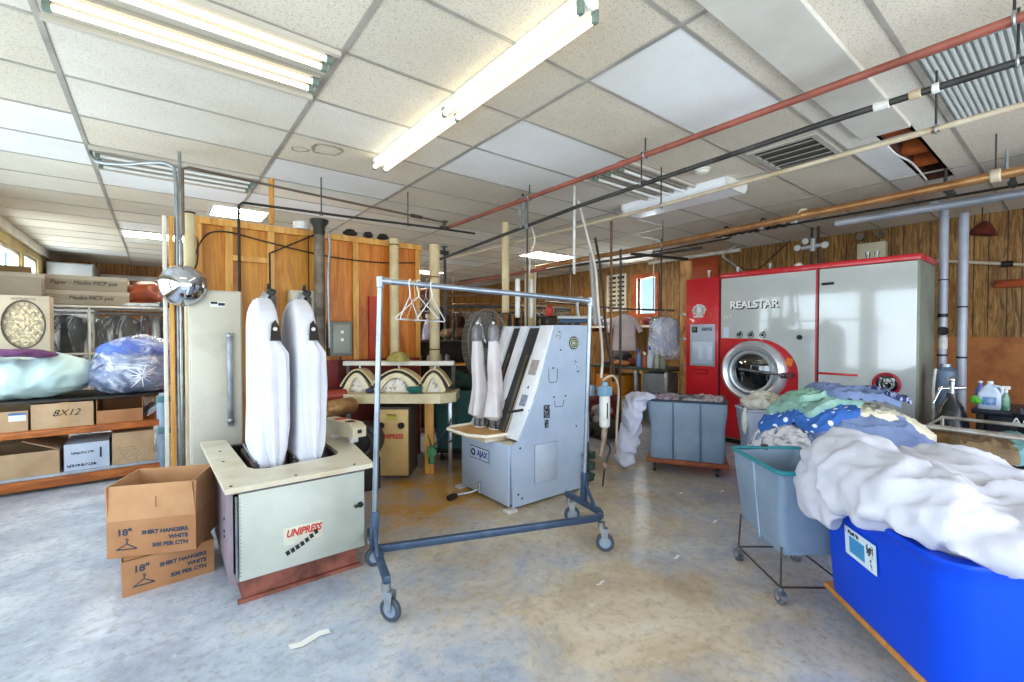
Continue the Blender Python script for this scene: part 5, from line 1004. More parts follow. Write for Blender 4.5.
w_ = part('sight_glass', MB().lathe([(.09, 0), (.118, 0), (.12, .012), (.10, .02), (.09, .012)], PM, 36, False, False), mat('port_red', '#a01c34', .35), t); part('glass', MB().lathe([(.092, .004), (.05, .012), (.001, .014)], PM, 28, False, False), mat('door_glass', '#0c1418'), w_); part('inner_ring', MB().torus((0, 0, .012), .06, .008, PM, 26).torus((.01, -.01, .013), .035, .008, PM, 22), mSTL, w_)
for y in (2.50, 2.9, 1.5, 1.42, 3.3):
    part('top_nozzle', MB().cyl((X+.2, y, 2.18), (X+.2, y, 2.30), .015).cyl((X+.2, y, 2.30), (X+.2, y, 2.33), .024), mSTL, t)
part('beacon', MB().cyl((X+.04, 2.12, 2.235), (X+.04, 2.12, 2.25), .05).sph((X+.04, 2.12, 2.25), (.04, .04, .03), 2), mWPIPE, t)
t = thing('orange_cabinet_panel', 'orange board on the right wall above the red column of the machine', 'board', (8.1, 4.5, 2.3)); part('board', MB().box(8.11, 8.14, 4.22, 4.78, 1.5, 2.86, .004), mat('orange_board', '#b04a1e', .5, c2='#963a14', sc=2), t)
pipe('loop_cable', smoothpath([(6.3, 3.0, 2.66), (6.28, 3.2, 2.55), (6.3, 3.05, 2.4), (6.3, 2.9, 2.25), (6.25, 2.9, 2.19)], 6), .013, mGALV, 'grey flexible conduit looping down to the top left of the red machine', 'cable')
pipe('loop_cable', smoothpath([(7.9, 3.9, 2.7), (7.6, 3.5, 2.5), (7.4, 3.2, 2.46), (7.2, 2.9, 2.6), (7.0, 2.6, 2.75)], 6), .008, mDK, 'thin black cable sagging above the red machine near the panelled wall', 'cable')
# wall fittings above the machine
t = thing('emergency_light', 'white twin-head emergency light box on the panelled wall above the red machine', 'emergency light', (8.05, 1.93, 2.55))
part('box', MB().box(8.0, 8.145, 1.77, 2.10, 2.50, 2.74, .012), mat('em_cream', '#d6cfb4', .5, c2='#bfb796', sc=4), t)
for y in (1.83, 2.06): part('lamp_head', MB().cyl((8.05, y, 2.75), (8.05, y, 2.79), .015).lathe([(.001, -.05), (.05, -.03), (.06, .03), (.055, .05), (.001, .045)], TR((8.04, y, 2.83), 0, 0, -pi/2+.3), 18), mCHR, t)
t = thing('gauge_manifold', 'bright valve manifold with round gauges hanging on dark pipes above the red machine', 'manifold', (7.3, 2.4, 2.2))
mp = MB()
for y in (2.36, 2.44): mp.cyl((7.3, y, 2.22), (7.3, y, CZ-.004), .016)
part('pipes', mp, mIRON, t); part('body', MB().cyl((7.28, 2.22, 2.68), (7.28, 2.62, 2.66), .03).cyl((7.28, 2.42, 2.6), (7.28, 2.42, 2.78), .035), mat('manifold_white', '#d3d8dc', .3, .5), t)
for y, z in ((2.60, 2.67), (2.26, 2.665), (2.50, 2.75)):
    gq = part('gauge', MB().cyl((7.24, y, z), (7.28, y, z), .05, seg=22), mSTL, t); part('gauge_face', MB().cyl((7.235, y, z), (7.24, y, z), .042, seg=22), mWHITE, gq)
t = thing('cable_bundle', 'tangle of dark cables and fittings on the black conduit above the red machine', 'cables', (6.0, 2.35, 2.72))
cbm = MB(); rnd = random.Random(3)
for k in range(9): y = 2.1+.1*k; cbm.tube(smoothpath([(5.95, y, 2.75), (5.92+rnd.uniform(-.05, .1), y+.1, 2.80+rnd.uniform(-.05, .08)), (5.98, y+.18, 2.74), (6.02, y+.3, 2.78)], 4), .012)
part('cables', cbm, mDK, t); part('fitting', MB().box(5.9, 6.02, 2.12, 2.2, 2.74, 2.82, .01).cyl((5.93, 1.95, 2.78), (5.93, 2.13, 2.78), .03), mGALV, t); part('fitting', MB().box(5.9, 6.0, 2.5, 2.56, 2.73, 2.80, .01), mGALV, t)
# upright grey pipes
def gpipe(x, y, z0, z1, r, label, bands):
    t = thing('upright_duct', label, 'pipe', (x, y, z0)); part('tube', MB().cyl((x, y, z0), (x, y, z1), r, seg=22, bev=.005), mat('pvc_grey', '#b4b9c6', .4, .1, c2='#9da3b3', sc=2), t)
    for z, h, m in bands: part('band', MB().cyl((x, y, z), (x, y, z+h), r+.005, seg=22), m, t)
    return t
g1 = gpipe(6.72, .985, .0, 2.80, .039, 'upright grey pipe with a round gauge fitting directly beside the right side of the machine', ((2.02, .012, mBLK), (1.62, .04, mBLK), (1.2, .02, mBLK), (1.28, .12, mWPIPE)))
part('gauge', MB().cyl((6.66, .97, 1.47), (6.68, .97, 1.47), .042, seg=20).torus((0, 0, 0), .04, .008, frame((6.655, .97, 1.47), (0, -1, 0), (0, 0, 1)), 20), mDK, g1)
part('elbow', MB().tube(smoothpath([(6.72, .985, 2.79), (6.68, .99, 2.83), (6.5, 1.0, 2.83), (6.3, 1.0, 2.77)], 5), .036, 14), mGDUCT, g1)
gpipe(6.74, .835, .0, 2.72, .041, 'upright grey pipe standing clear of the machine in front of the panelled wall', ((1.72, .015, mBLK), (1.18, .02, mBLK)))
pipe('tan_wall_pipe', [(8.05, 1.25, 2.40), (8.05, .3, 2.22), (8.05, -1.5, 1.98)], .022, mTANP, 'tan pipe clipped along the panelled wall behind the upright grey pipes', fit=[((8.05, .62, 2.28), YD, .036, .1, mDK), ((8.05, .05, 2.19), YD, .036, .06, mat('green_dk', '#2d4a3c', .5))])
t = thing('orange_shelf_rail', 'orange-brown wooden rail fixed on the panelled wall at the right edge', 'rail', (8.1, -.2, 2.0)); part('rail', MB().box(8.06, 8.14, -1.6, .72, 2.0, 2.09, .006), mat('rail_orange', '#b24e1e', .5, c2='#7e2f10', sc=4, st=(1, 1, 4)), t); part('bracket', MB().box(8.08, 8.14, .35, .39, 1.85, 2.0, .004), mDK, t)
single('red_hanging_cone', MB().lathe([(.001, .16), (.05, .13), (.1, .06), (.13, 0), (.12, -.01), (.001, .02)], TR((7.7, .80, 2.62), 0, R(12)), 18), mat('dark_red_fan', '#6b2a20', .5, c2='#451712', sc=9), 'dark red fluted shade hanging near the ceiling between the grey pipe and the wall', 'shade')
pipe('shade_cord', [(7.7, .80, 2.76), (7.7, .80, CZ-.004)], .006, mDK, 'cord from which the dark red shade hangs', 'cord')
t = thing('blue_wall_heater', 'blue-grey ribbed unit hanging at the right edge of the picture below the ceiling', 'unit heater', (5.6, .0, 2.2)); part('body', MB().box(5.45, 5.85, -.25, .075, 2.25, 2.75, .01), mat('unit_blue', '#3f5a72', .5, .3, c2='#2c4256', sc=6), t)
for k in range(9): part('fin', MB().box(5.43, 5.45, -.24, .07, 2.28+.05*k, 2.30+.05*k), mGALV, t)
part('support', MB().cyl((5.65, -.1, 2.75), (5.65, -.1, CZ-.004), .01), mIRON, t)
# ------------------------------------------------------------------ things in the right corner beside the machine
t = thing('solvent_tank', 'blue-grey upright tank against the right side of the red machine', 'tank', (6.05, .83, 0))
part('tank_body', MB().cyl((6.05, .86, 0), (6.05, .86, 1.12), .085, seg=26, bev=.04), mat('tank_blue', '#65788f', .45, .2, c2='#53657b', sc=4), t); part('hose', MB().tube(smoothpath([(5.98, .92, 1.1), (5.95, .93, .9), (5.96, .92, .5), (5.98, .9, .2)], 5), .012), mWPIPE, t); part('top_cap', MB().cyl((6.05, .86, 1.12), (6.05, .86, 1.15), .045), mGALV, t)
t = thing('black_keg', 'round black sprayer vessel with metal fittings in front of the blue-grey tank', 'vessel', (5.2, .70, 0))
part('vessel', MB().lathe([(.07, .0), (.11, .02), (.115, .35), (.11, .70), (.075, .84), (.035, .90), (.03, .95)], TR((5.2, .70, 0)), 28), mat('black_shell', '#17181d', .25, c2='#242731', sc=5), t)
part('fitting', MB().cyl((5.2, .7, .95), (5.2, .7, 1.05), .02).cyl((5.17, .78, .98), (5.23, .62, 1.0), .014).cyl((5.18, .76, 1.0), (5.1, .80, .86), .01).sph((5.2, .7, 1.06), .026, 2), mCHR, t)
t = thing('work_table', 'low cluttered table with dark top at the right wall beside the tanks', 'table', (5.7, .1, 0))
part('top', MB().box(5.35, 6.0, -.75, .60, .78, .82, .006), mat('dark_top', '#1d2230', .4, c2='#2a3044', sc=4), t)
part('dark_infill', MB().box(5.44, 5.92, -.68, .53, .06, .775, .006), mat('dark_top', '#1d2230'), t)  # added dark block, keeps the space under the table top dark
for x in (5.4, 5.93):
    for y in (-.7, .55): part('leg', MB().box(x-.025, x+.025, y-.025, y+.025, 0, .78, .004), mDK, t)
def jug(x, y, z, label, k=.74):
    t = thing('plastic_jug', label, 'jug', (x, y, z)); S = Matrix.Translation((x, y, z)) @ Matrix.Scale(k, 4)
    part('body', MB().loft([rrect(0, 0, a, b, c, q, 5, S) for q, a, b, c in ((0, .07, .085, .03), (.02, .078, .092, .03), (.17, .078, .092, .03), (.22, .06, .07, .03), (.27, .03, .03, .02), (.29, .022, .022, .015))]), mat('jug_white', '#c9d6ea', .3, c2='#b4c6e0', sc=5), t)
    part('cap', MB().lathe([(.026, .288), (.026, .31)], S), mWHITE, t); part('label', MB().box(-.0805, -.0785, -.055, .055, .05, .14, 0, S), mat('jug_label', '#3f78c0', .5, c2='#a8c4e6', sc=18), t)
    part('handle', MB().tube([S @ V(p) for p in smoothpath([(-.03, -.03, .26), (-.03, -.085, .25), (-.03, -.095, .19), (-.03, -.075, .17)], 4)], .010), mat('jug_white', '#c9d6ea'), t)
jug(5.42, .50, .822, 'translucent white plastic jug with a blue label on the dark table by the grey pipe')
t = thing('spray_bottle', 'green-bottomed white-topped spray bottle on the dark table right of the plastic jug', 'bottle', (5.42, .41, .822)); part('bottle', MB().lathe([(.022, 0), (.025, .01), (.025, .09), (.010, .14), (.010, .16)], TR((5.42, .41, .822)), 16), mat('bottle_green', '#4f8a6a', .3, c2='#a8c8b8', sc=9), t); part('trigger', MB().box(5.40, 5.44, .385, .435, .99, 1.02, .008).cyl((5.42, .41, .965), (5.42, .41, 1.0), .012), mWHITE, t)
t = thing('black_wand', 'thin black upright wand with a white tip leaning on the orange board', 'wand', (5.7, .29, .822)); part('shaft', MB().cyl((5.6, .29, .822), (5.75, .30, 1.28), .014), mBLK, t); part('tip', MB().cyl((5.75, .30, 1.28), (5.76, .30, 1.31), .018), mWHITE, t)
t = thing('blue_bottle', 'small blue bottle partly hidden behind the plastic jug', 'bottle', (5.62, .60, .822)); part('bottle', MB().lathe([(.05, 0), (.055, .02), (.055, .2), (.02, .28), (.02, .31)], TR((5.75, .59, .822)) @ Matrix.Scale(.6, 4), 18), mat('bottle_blue', '#3e55a8', .3, c2='#5a6ec0', sc=8), t); part('cap', MB().cyl((5.75, .59, 1.008), (5.75, .59, 1.025), .016), mWHITE, t)
single('green_rag', blob([((5.30, .575, .90), (.025, .032, .04)), ((5.28, .55, .89), (.022, .03, .02))], .010, .008, 16, .012, 24, 3), mat('lime_cloth', '#5bb53c', .8, c2='#47962c', sc=12), 'small bright green rag hanging by the black vessel and the jug', 'rag')
t = thing('black_tub', 'big black plastic tub with white lettering on the table at the right edge', 'tub', (5.2, .12, .6))
part('shell', MB().loft([rrect(5.14, -.05, a, b, .05, z) for z, a, b in ((.55, .16, .34), (.84, .19, .39), (.86, .20, .40), (.86, .185, .385), (.60, .15, .33))]), mat('tub_black', '#1b1f2b', .35, c2='#262b3a', sc=4), t); text('ACE', .075, mWHITE, frame((4.945, .27, .80), (0, -1, 0), (0, 0, 1)), t, 1.1)
part('coil', MB().torus((5.14, .05, .9), .12, .02, I4, 26).torus((5.14, .06, .94), .1, .018, I4, 26), mat('coil_blue', '#2a3a66', .4), t)
t = thing('tub_stand', 'dark stand under the black tub at the right edge', 'stand', (5.14, -.05, 0)); part('deck', MB().box(4.98, 5.3, -.38, .28, .51, .545, .004), mDK, t)
for x in (5.0, 5.28):
    for y in (-.36, .26): part('leg', MB().box(x-.015, x+.015, y-.015, y+.015, 0, .51), mDK, t)
t = thing('wire_frame_cart', 'pale metal bar frame cart full of clothes in front of the black tub', 'cart', (4.55, .25, 0))
bf = MB(); mBAR = mat('bar_pale', '#b9b5ad', .4, .5, c2='#8d8176', sc=8); cr = [(4.25, .70), (4.83, .70), (4.88, -.35), (4.20, -.35)]
part('top_frame', MB().tube([(x, y, .79) for x, y in cr], .014, 8, True), mBAR, t); part('cross_bar', MB().cyl((4.32, .69, .79), (4.36, -.35, .79), .012), mBAR, t); part('lower_frame', MB().tube([(x, y, .22) for x, y in cr], .012, 8, True), mBAR, t)
for x, y in cr: part('leg', MB().cyl((x, y, .05), (x, y, .79), .012), mBAR, t); part('wheel', MB().cyl((x, y-.012, .04), (x, y+.012, .04), .04), mBLK, t)
part('tray', MB().box(4.27, 4.82, -.33, .68, .60, .615), mDK, t)
# ------------------------------------------------------------------ laundry carts
mVN = mat('grey_vinyl', '#8295a9', .5, c2='#6f8399', sc=2.2, bump=.25, bsc=7, bd=.02); mVNI = mat('vinyl_inside', '#6b7b92', .6, c2='#58677e', sc=3)
def tub(hx, hy, z0, z1, tap, r=.04, th=.012, n=8):
    rings = []
    for k in range(n+1):
        q = k/n; z = z0+(z1-z0)*q; a = tap*(1-q); w = .006*sin(q*9)
        rings.append(rrect(0, 0, hx-a+w, hy-a+w, r, z))
    rings += [rrect(0, 0, hx-th, hy-th, r*.8, z1), rrect(0, 0, hx-tap-th, hy-tap-th, r*.8, z0+th)]
    return MB().loft(rings)
# grey cart on a wooden dolly in front of the machine
cdir = V((4.39-4.03, 2.2-2.81, 0)); ang = atan2(cdir.y, cdir.x); cen = V((4.21, 2.505, 0))+V((-cdir.y, cdir.x, 0)).normalized()*.27
t = thing('canvas_laundry_cart', 'wide blue-grey canvas laundry cart on a wooden base in front of the red machine', 'laundry cart', (cen.x, cen.y, 0), ang)
part('bag', tub(.375, .27, .15, .75, .02), mVN, t, True)
part('rim', MB().tube([p for p in rrect(0, 0, .372, .267, .04, .752)], .014, 8, True), mat('rim_navy', '#2b3246', .6), t, True)
part('base', MB().box(-.39, .39, -.28, .28, .105, .148, .006), mat('dolly_orange', '#a0542a', .6, c2='#7c3d1c', sc=5), t, True)
for x in (-.13, .13): part('seam', MB().box(x-.008, x+.008, -.279, -.266, .15, .75, .003), mat('seam_dark', '#52647e', .6), t, True)
for x in (-.31, .29):
    for y in (-.2, .2): part('caster', MB().cyl((x-.012, y, .045), (x+.012, y, .045), .045, seg=18).box(x-.02, x+.02, y-.02, y+.02, .08, .106), mBLK, t, True)
CM = TR((cen.x, cen.y, 0), ang)
for k, (x, m, lb) in enumerate(((-.2, mat('striped_pink', '#b9a8b4', .85, c2='#4a4456', sc=14, st=(1, 6, 1)), 'striped garment lying along the top of the wide canvas cart, left half'), (.05, mat('dark_cloth', '#3a3c46', .85, c2='#b8b2b6', sc=9), 'dark crumpled garment in the middle of the wide canvas cart'), (.22, mat('white_pink_cloth', '#c9bcc2', .85, c2='#73606c', sc=12, st=(1, 5, 1)), 'pale striped garment at the right end of the wide canvas cart'))):
    me = drape(CM @ Matrix.Translation((x, 0, 0)), .3, .46, lambda a, b: .745+.02*cos(a*9), .10, 20+k, 20, 20, .03, .02, 9)
    single('piled_garment', me, m, lb, 'garment', 'garments in the wide canvas cart')
wg = blob([((4.03, 2.93, .765), (.15, .16, .05), ang), ((3.96, 2.93, .70), (.10, .10, .09), ang), ((3.93, 2.96, .52), (.10, .09, .22), ang), ((3.90, 3.0, .32), (.12, .075, .2), ang), ((3.88, 3.03, .14), (.12, .06, .12), ang)], .014, .012, 6, .034, 8, 6, zmin=.004)
single('draped_shirt', wg, mat('white_lilac', '#d6d8ea', .8, c2='#c3c8e0', sc=4), 'white shirt hanging over the left end of the wide canvas cart down to the floor', 'garment')
# small grey bin with towels
t = thing('grey_bin', 'small pale grey plastic bin heaped with towels between the canvas cart and the clothes pile', 'bin', (4.72, 1.98, 0), R(-45))
mGB = mat('pale_grey_plastic', '#b7bfd2', .45, c2='#a7b0c6', sc=4)
part('shell', tub(.21, .17, .02, .70, .05, .05), mGB, t, True); part('rim', MB().tube(rrect(0, 0, .215, .175, .05, .70), .012, 8, True), mGB, t, True)
part('grip', MB().box(-.06, .06, -.19, -.17, .62, .64, .004), mGB, t, True)
GB = TR((4.72, 1.98, 0), R(-45))
for k, (x, y, z, r, m, lb) in enumerate(((-.08, -.02, .76, (.14, .13, .07), mat('cream_towel', '#d6d2c8', .9, c2='#bdb7aa', sc=10), 'cream towel heaped in the small grey bin, left side'), (.07, .0, .79, (.12, .13, .06), mat('olive_stripe', '#8d866a', .9, c2='#d3cdbd', sc=7, st=(5, 1, 1)), 'olive striped towel heaped in the small grey bin, right side'), (.0, .05, .83, (.11, .09, .04), mat('cream_towel', '#d6d2c8'), 'topmost cream towel on the small grey bin'))):
    single('towel', blob([(tuple(GB @ V((x, y, z))), r, R(-45)+k)], .013, .012, 9, .022, 11, 30+k), m, lb, 'towel', 'towels in the small grey bin')
single('white_towel_tail', blob([(tuple(GB @ V((-.225, -.13, .60))), (.03, .03, .14))], .01, .006, 12, .012, 14, 5), mWHITE, 'white towel end hanging down the left side of the small grey bin', 'towel')
# near wire-leg cart
t = thing('wire_leg_cart', 'empty grey vinyl laundry basket with a teal rim on thin wheeled wire legs', 'laundry cart', (2.965, 1.05, 0))
Lf, Nr = V((2.94, 1.33, 0)), V((2.65, .97, 0)); a_ = (Nr-Lf); b_ = V((-a_.y, a_.x, 0)).normalized()*.36
if b_.x < 0: b_ = -b_
Bk = Lf+b_; Fr = Nr+b_; quad4 = [Lf, Nr, Fr, Bk]; ctr = (Lf+Nr+Fr+Bk)/4; mWIR = mat('wire_dark', '#57504a', .45, .6, c2='#3f3833', sc=9)
def ringq(k, z, r=.04): 
    pts = [ctr+(p-ctr)*k for p in quad4]; out = []
    for i, p in enumerate(pts):
        pa, pb = pts[i-1], pts[(i+1) % 4]; d1 = (pa-p).normalized(); d2 = (pb-p).normalized()
        for q in range(5): 
            s = q/4; v = p+d1*r*(1-s)**2+d2*r*s**2; out.append(V((v.x, v.y, z)))
    return out
bag = MB(); rings = []
for k in range(13):
    q = k/12; r = ringq(.93+.24*q, .255+.455*q); rings.append([v+V((nz(v, 6, 4)*.010, nz(v, 6, 9)*.010, 0)) for v in r])
rings[0] = [V((v.x, v.y, v.z+(.0 if i//5 in (1, 2) else .03))) for i, v in enumerate(rings[0])]
rings += [ringq(1.14, .71), ringq(.91, .30)]
part('bag', bag.loft(rings), mVN, t); part('rim', MB().tube(ringq(1.175, .712), .013, 8, True), mat('teal_rim', '#1f7f8a', .45), t)
for i, p in enumerate(quad4):
    tp = ctr+(p-ctr)*.955; part('leg', MB().cyl((p.x, p.y, .085), (tp.x, tp.y, .30), .0055, seg=8), mWIR, t)
    c_ = part('caster', MB().cyl((p.x-.012, p.y+.008, .037), (p.x+.012, p.y-.008, .037), .037, seg=20).cyl((p.x, p.y, .06), (p.x, p.y, .09), .014), mat('caster_grey', '#8a8f98', .35, .5, c2='#4c4f58', sc=25), t)
    part('hub', MB().cyl((p.x-.015, p.y+.010, .037), (p.x+.015, p.y-.010, .037), .016), mCHR, c_)
    n_ = quad4[(i+1) % 4]; part('base_wire', MB().cyl((p.x, p.y, .088), (n_.x, n_.y, .088), .0055, seg=8), mWIR, t)
part('seam', MB().tube([((Lf+(Nr-Lf)*.5)-ctr)*(.93+.24*q/6)*1.006+ctr+V((0, 0, .255+.455*q/6)) for q in range(7)], .006, 6), mat('seam_pale', '#9db0c8', .5), t)
part('rim_clip', MB().box(-.02, .02, -.008, .012, .69, .735, .004, TR(tuple((Lf+Bk)/2*1.0+(((Lf+Bk)/2)-ctr)*.17), R(-40))), mWIR, t)
t.location = V(t.location)+V((-.04, .03, 0))
# ------------------------------------------------------------------ heap of clothes on a blue truck
HR = R(-38); HC = V((4.02, 1.13, 0)); HM = TR(HC, HR)
t = thing('blue_cloth_truck', 'blue laundry truck almost hidden under the heap of folded clothes', 'laundry cart', HC, HR)
mBLU = mat('truck_blue', '#0a46d8', .3, c2='#0a34c4', sc=2, coat=.2); part('shell', tub(.44, .32, .12, .62, .03, .08), mBLU, t, True); part('base', MB().box(-.38, .38, -.27, .27, .08, .12, .004), mDK, t, True)
for x in (-.33, .33):
    for y in (-.22, .22): part('wheel', MB().cyl((x-.015, y, .04), (x+.015, y, .04), .04), mBLK, t, True)
def dome(x, y, top=.93):
    q = min(1, (abs(x/.60)**2.3+abs(y/.50)**2.6)); return .50+(top-.50)*(1-q)**.62 if q < 1 else .50
mSTAR = NT('blue_star_cloth')
def _star(k):
    v = k.co(); vo = k.n('ShaderNodeTexVoronoi', feature='F1'); vo.inputs['Scale'].default_value = 14; vo.inputs['Randomness'].default_value = .35; k.l(v, vo.inputs['Vector'])
    k.l(k.ramp(vo.outputs['Distance'], [(.24, '#e6eefc'), (.3, '#2b60ae')]), k.b.inputs['Base Color']); k.b.inputs['Roughness'].default_value = .8; return k.m
mSTAR = _star(mSTAR)
mDEN = mat('denim_pale', '#7d8cb0', .85, c2='#66759c', sc=5); mMINT = mat('mint_towel', '#93b8ac', .9, c2='#779e94', sc=7, bump=.3, bsc=120); mCRM = mat('cream_cloth', '#ded7c0', .85, c2='#cbc2a6', sc=5)
mGRYB = mat('slate_shirt', '#6f80a6', .85, c2='#5a6a90', sc=5); mNAVS = mat('navy_stripe', '#27305a', .85, c2='#9aa4c8', sc=8, st=(1, 7, 1), lo=.52, hi=.56); mTEA = mat('teal_cloth', '#7fb0b4', .85, c2='#4c7f8c', sc=6); mNVY = mat('deep_blue', '#2c4aa0', .8, c2='#22398a', sc=5); mPAT = mat('patterned_grey', '#d2d0d4', .85, c2='#8c8c98', sc=9, st=(2, 1, 4), lo=.5, hi=.62)
layers = [  # x, y, w, d, rot, lift, thick, material, label
 (.48, .0, .6, .7, 5, .02, .05, mNVY, 'deep blue garment at the lower right of the clothes heap'),
 (-.10, -.06, 1.36, .95, 0, .045, .09, mDEN, 'pale denim-blue garment hanging lowest along the front of the clothes heap'),
 (-.68, -.05, .20, .55, 4, .06, .03, mPAT, 'white and grey patterned shirt at the left end of the clothes heap'),
 (-.10, -.30, .80, .40, -10, .09, .03, mGRYB, 'slate shirt with a collar spread over the front of the clothes heap'),
 (.22, .02, .85, .62, -6, .10, .05, mCRM, 'cream folded cloth in the middle right of the clothes heap'),
 (-.34, -.02, .58, .55, 8, .13, .05, mSTAR, 'bright blue cloth with white dots on the left of the clothes heap'),
 (-.24, .06, .62, .5, 6, .165, .06, mMINT, 'mint towel folded across the upper left of the clothes heap'),
 (-.22, .12, .44, .42, -5, .205, .05, mat('mint_towel_b', '#7ba694', .9, c2='#9cbfb0', sc=7, bump=.3, bsc=120), 'greener towel topmost on the left of the clothes heap'),
 (.10, .06, .66, .52, -12, .225, .05, mGRYB, 'slate-blue shirt topmost on the right of the clothes heap'),
 (.30, -.06, .28, .32, 15, .235, .03, mNAVS, 'navy striped cloth beside the slate-blue shirt on the clothes heap'),
 (.58, .02, .34, .50, -12, .09, .045, mTEA, 'teal cloth drooping at the right end of the clothes heap')]
for k, (x, y, w, d, r, up, th, m, lb) in enumerate(layers):
    x *= .77; w *= .8; M = HM @ TR((x, y, 0), R(r)); ci, si = cos(R(r)), sin(R(r))
    zf = lambda a, b, x=x, y=y, up=up, ci=ci, si=si: dome(x+a*ci-b*si, y+a*si+b*ci, .82)+up
    single('heaped_garment', drape(M, w, d, zf, th, 40+k, 50, 44, .06, .024, 8), m, lb, 'garment', 'garments heaped on the blue truck')
single('heap_filling', blob([(tuple(HM @ V((0, 0, .55))), (.40, .28, .20), HR), (tuple(HM @ V((.05, .03, .66))), (.34, .24, .12), HR)], .03, .02, 5, .02, 8, 5), mat('filling_cloth', '#596a94', .85, c2='#46567e', sc=5), 'blue-grey bundle of clothes filling the truck under the heap', 'bundle')
# brown and teal clothes in the wire frame cart
BC = [(4.42, .62, .36, .36, mat('brown_cloth', '#7a5a34', .85, c2='#5e4324', sc=6), 'brown garment in the wire frame cart, nearest the clothes heap'), (4.30, .44, .34, .36, mat('olive_brown', '#80694a', .85, c2='#63503a', sc=7), 'olive-brown garment in the middle of the wire frame cart'), (4.45, .25, .42, .40, mTEA, 'teal garment in the wire frame cart at the right edge')]
for k, (x, y, w, d, m, lb) in enumerate(BC):
    single('heaped_garment', drape(TR((x, y, 0), R(20*k)), w, d, lambda a, b: .70+.07*cos(a*6)*cos(b*7), .09, 60+k, 22, 20, .06, .025, 9), m, lb, 'garment', 'garments in the wire frame cart')
# ------------------------------------------------------------------ big blue truck with the white comforter
BR = R(-46); BO = V((2.85, .158, 0)); BM = TR(BO, BR)
t = thing('blue_laundry_truck', 'big bright blue plastic laundry truck holding the white comforter', 'laundry cart', BO, BR)
rings = [rrect(0, 0, .562+.03*q, .392+.03*q, .10, .15+.50*q, 7) for q in (0, .1, .3, .5, .7, .85, .93)]
rings += [rrect(0, 0, .605, .435, .11, .63, 7), rrect(0, 0, .61, .44, .11, .645, 7), rrect(0, 0, .605, .435, .11, .655, 7), rrect(0, 0, .55, .38, .1, .652, 7), rrect(0, 0, .51, .345, .1, .17, 7)]
part('shell', MB().loft(rings), mat('bright_blue', '#0044d2', .42, c2='#003fc8', sc=1.5, spec=.22), t, True, ang=50)
part('base', MB().box(-.57, .57, -.40, .40, .12, .15, .006), mat('pine_board', '#c98a44', .6, c2='#b5742f', sc=4, st=(1, 8, 1)), t, True)
for x in (-.42, .42):
    for y in (-.32, .32): part('caster', MB().cyl((x-.014, y, .045), (x+.014, y, .045), .045, seg=18).box(x-.02, x+.02, y-.02, y+.02, .085, .121), mBLK, t, True)
lm = BM @ frame((-.588, .06, .475), (0, -1, 0), (-.06, 0, 1))
lb_ = part('paper_label', MB().box(-.11, .11, -.065, .065, .0, .004, 0, lm), mat('label_paper', '#d6e6ee', .5), t); part('label_block', MB().box(-.075, .035, -.045, .03, .004, .0055, 0, lm), mat('label_block', '#3d8fc4', .5), lb_)
part('label_print', MB().box(-.10, .0, .038, .055, .004, .0052, 0, lm).box(.05, .095, .0, .05, .004, .0052, 0, lm).box(.07, .085, -.055, -.01, .004, .0052, 0, lm), print_mat('label_lines', '#d6e6ee', '#30353c', 70, .5), lb_)
el = lambda x, y, z, a, b, c, r=0: (tuple(BM @ V((x*.95, y*.95, z*.95+.055))), (a*.95, b*.95, c*.95), BR+r)
cmf = blob([el(-.58, .05, .77, .20, .36, .16), el(-.57, .24, .81, .22, .2, .15), el(-.71, .26, .63, .09, .18, .17), el(-.69, .05, .71, .09, .28, .10), el(-.48, -.24, .75, .22, .2, .13), el(-.2, .1, .76, .35, .3, .15), el(-.2, -.3, .68, .34, .18, .15), el(-.35, -.42, .68, .25, .09, .08), el(.0, -.40, .66, .35, .12, .10), el(.3, -.42, .65, .36, .10, .09), el(.6, -.40, .66, .2, .1, .08), el(.25, .12, .62, .36, .30, .11), el(.15, .32, .62, .45, .15, .11), el(.5, -.1, .64, .2, .35, .1), el(-.15, -.2, .77, .30, .16, .10, .5), el(-.05, -.05, .62, .5, .35, .12)],
    .0125, .02, 4, .045, 4.6, 21, 4, None, .016, 11)
mCF = mat('white_comforter', '#c3c4cf', .8, c2='#babbc8', sc=3, bump=.25, bsc=22, bd=.012)
single('white_comforter', cmf, mCF, 'puffy white comforter spilling over the rim of the big blue truck', 'comforter')
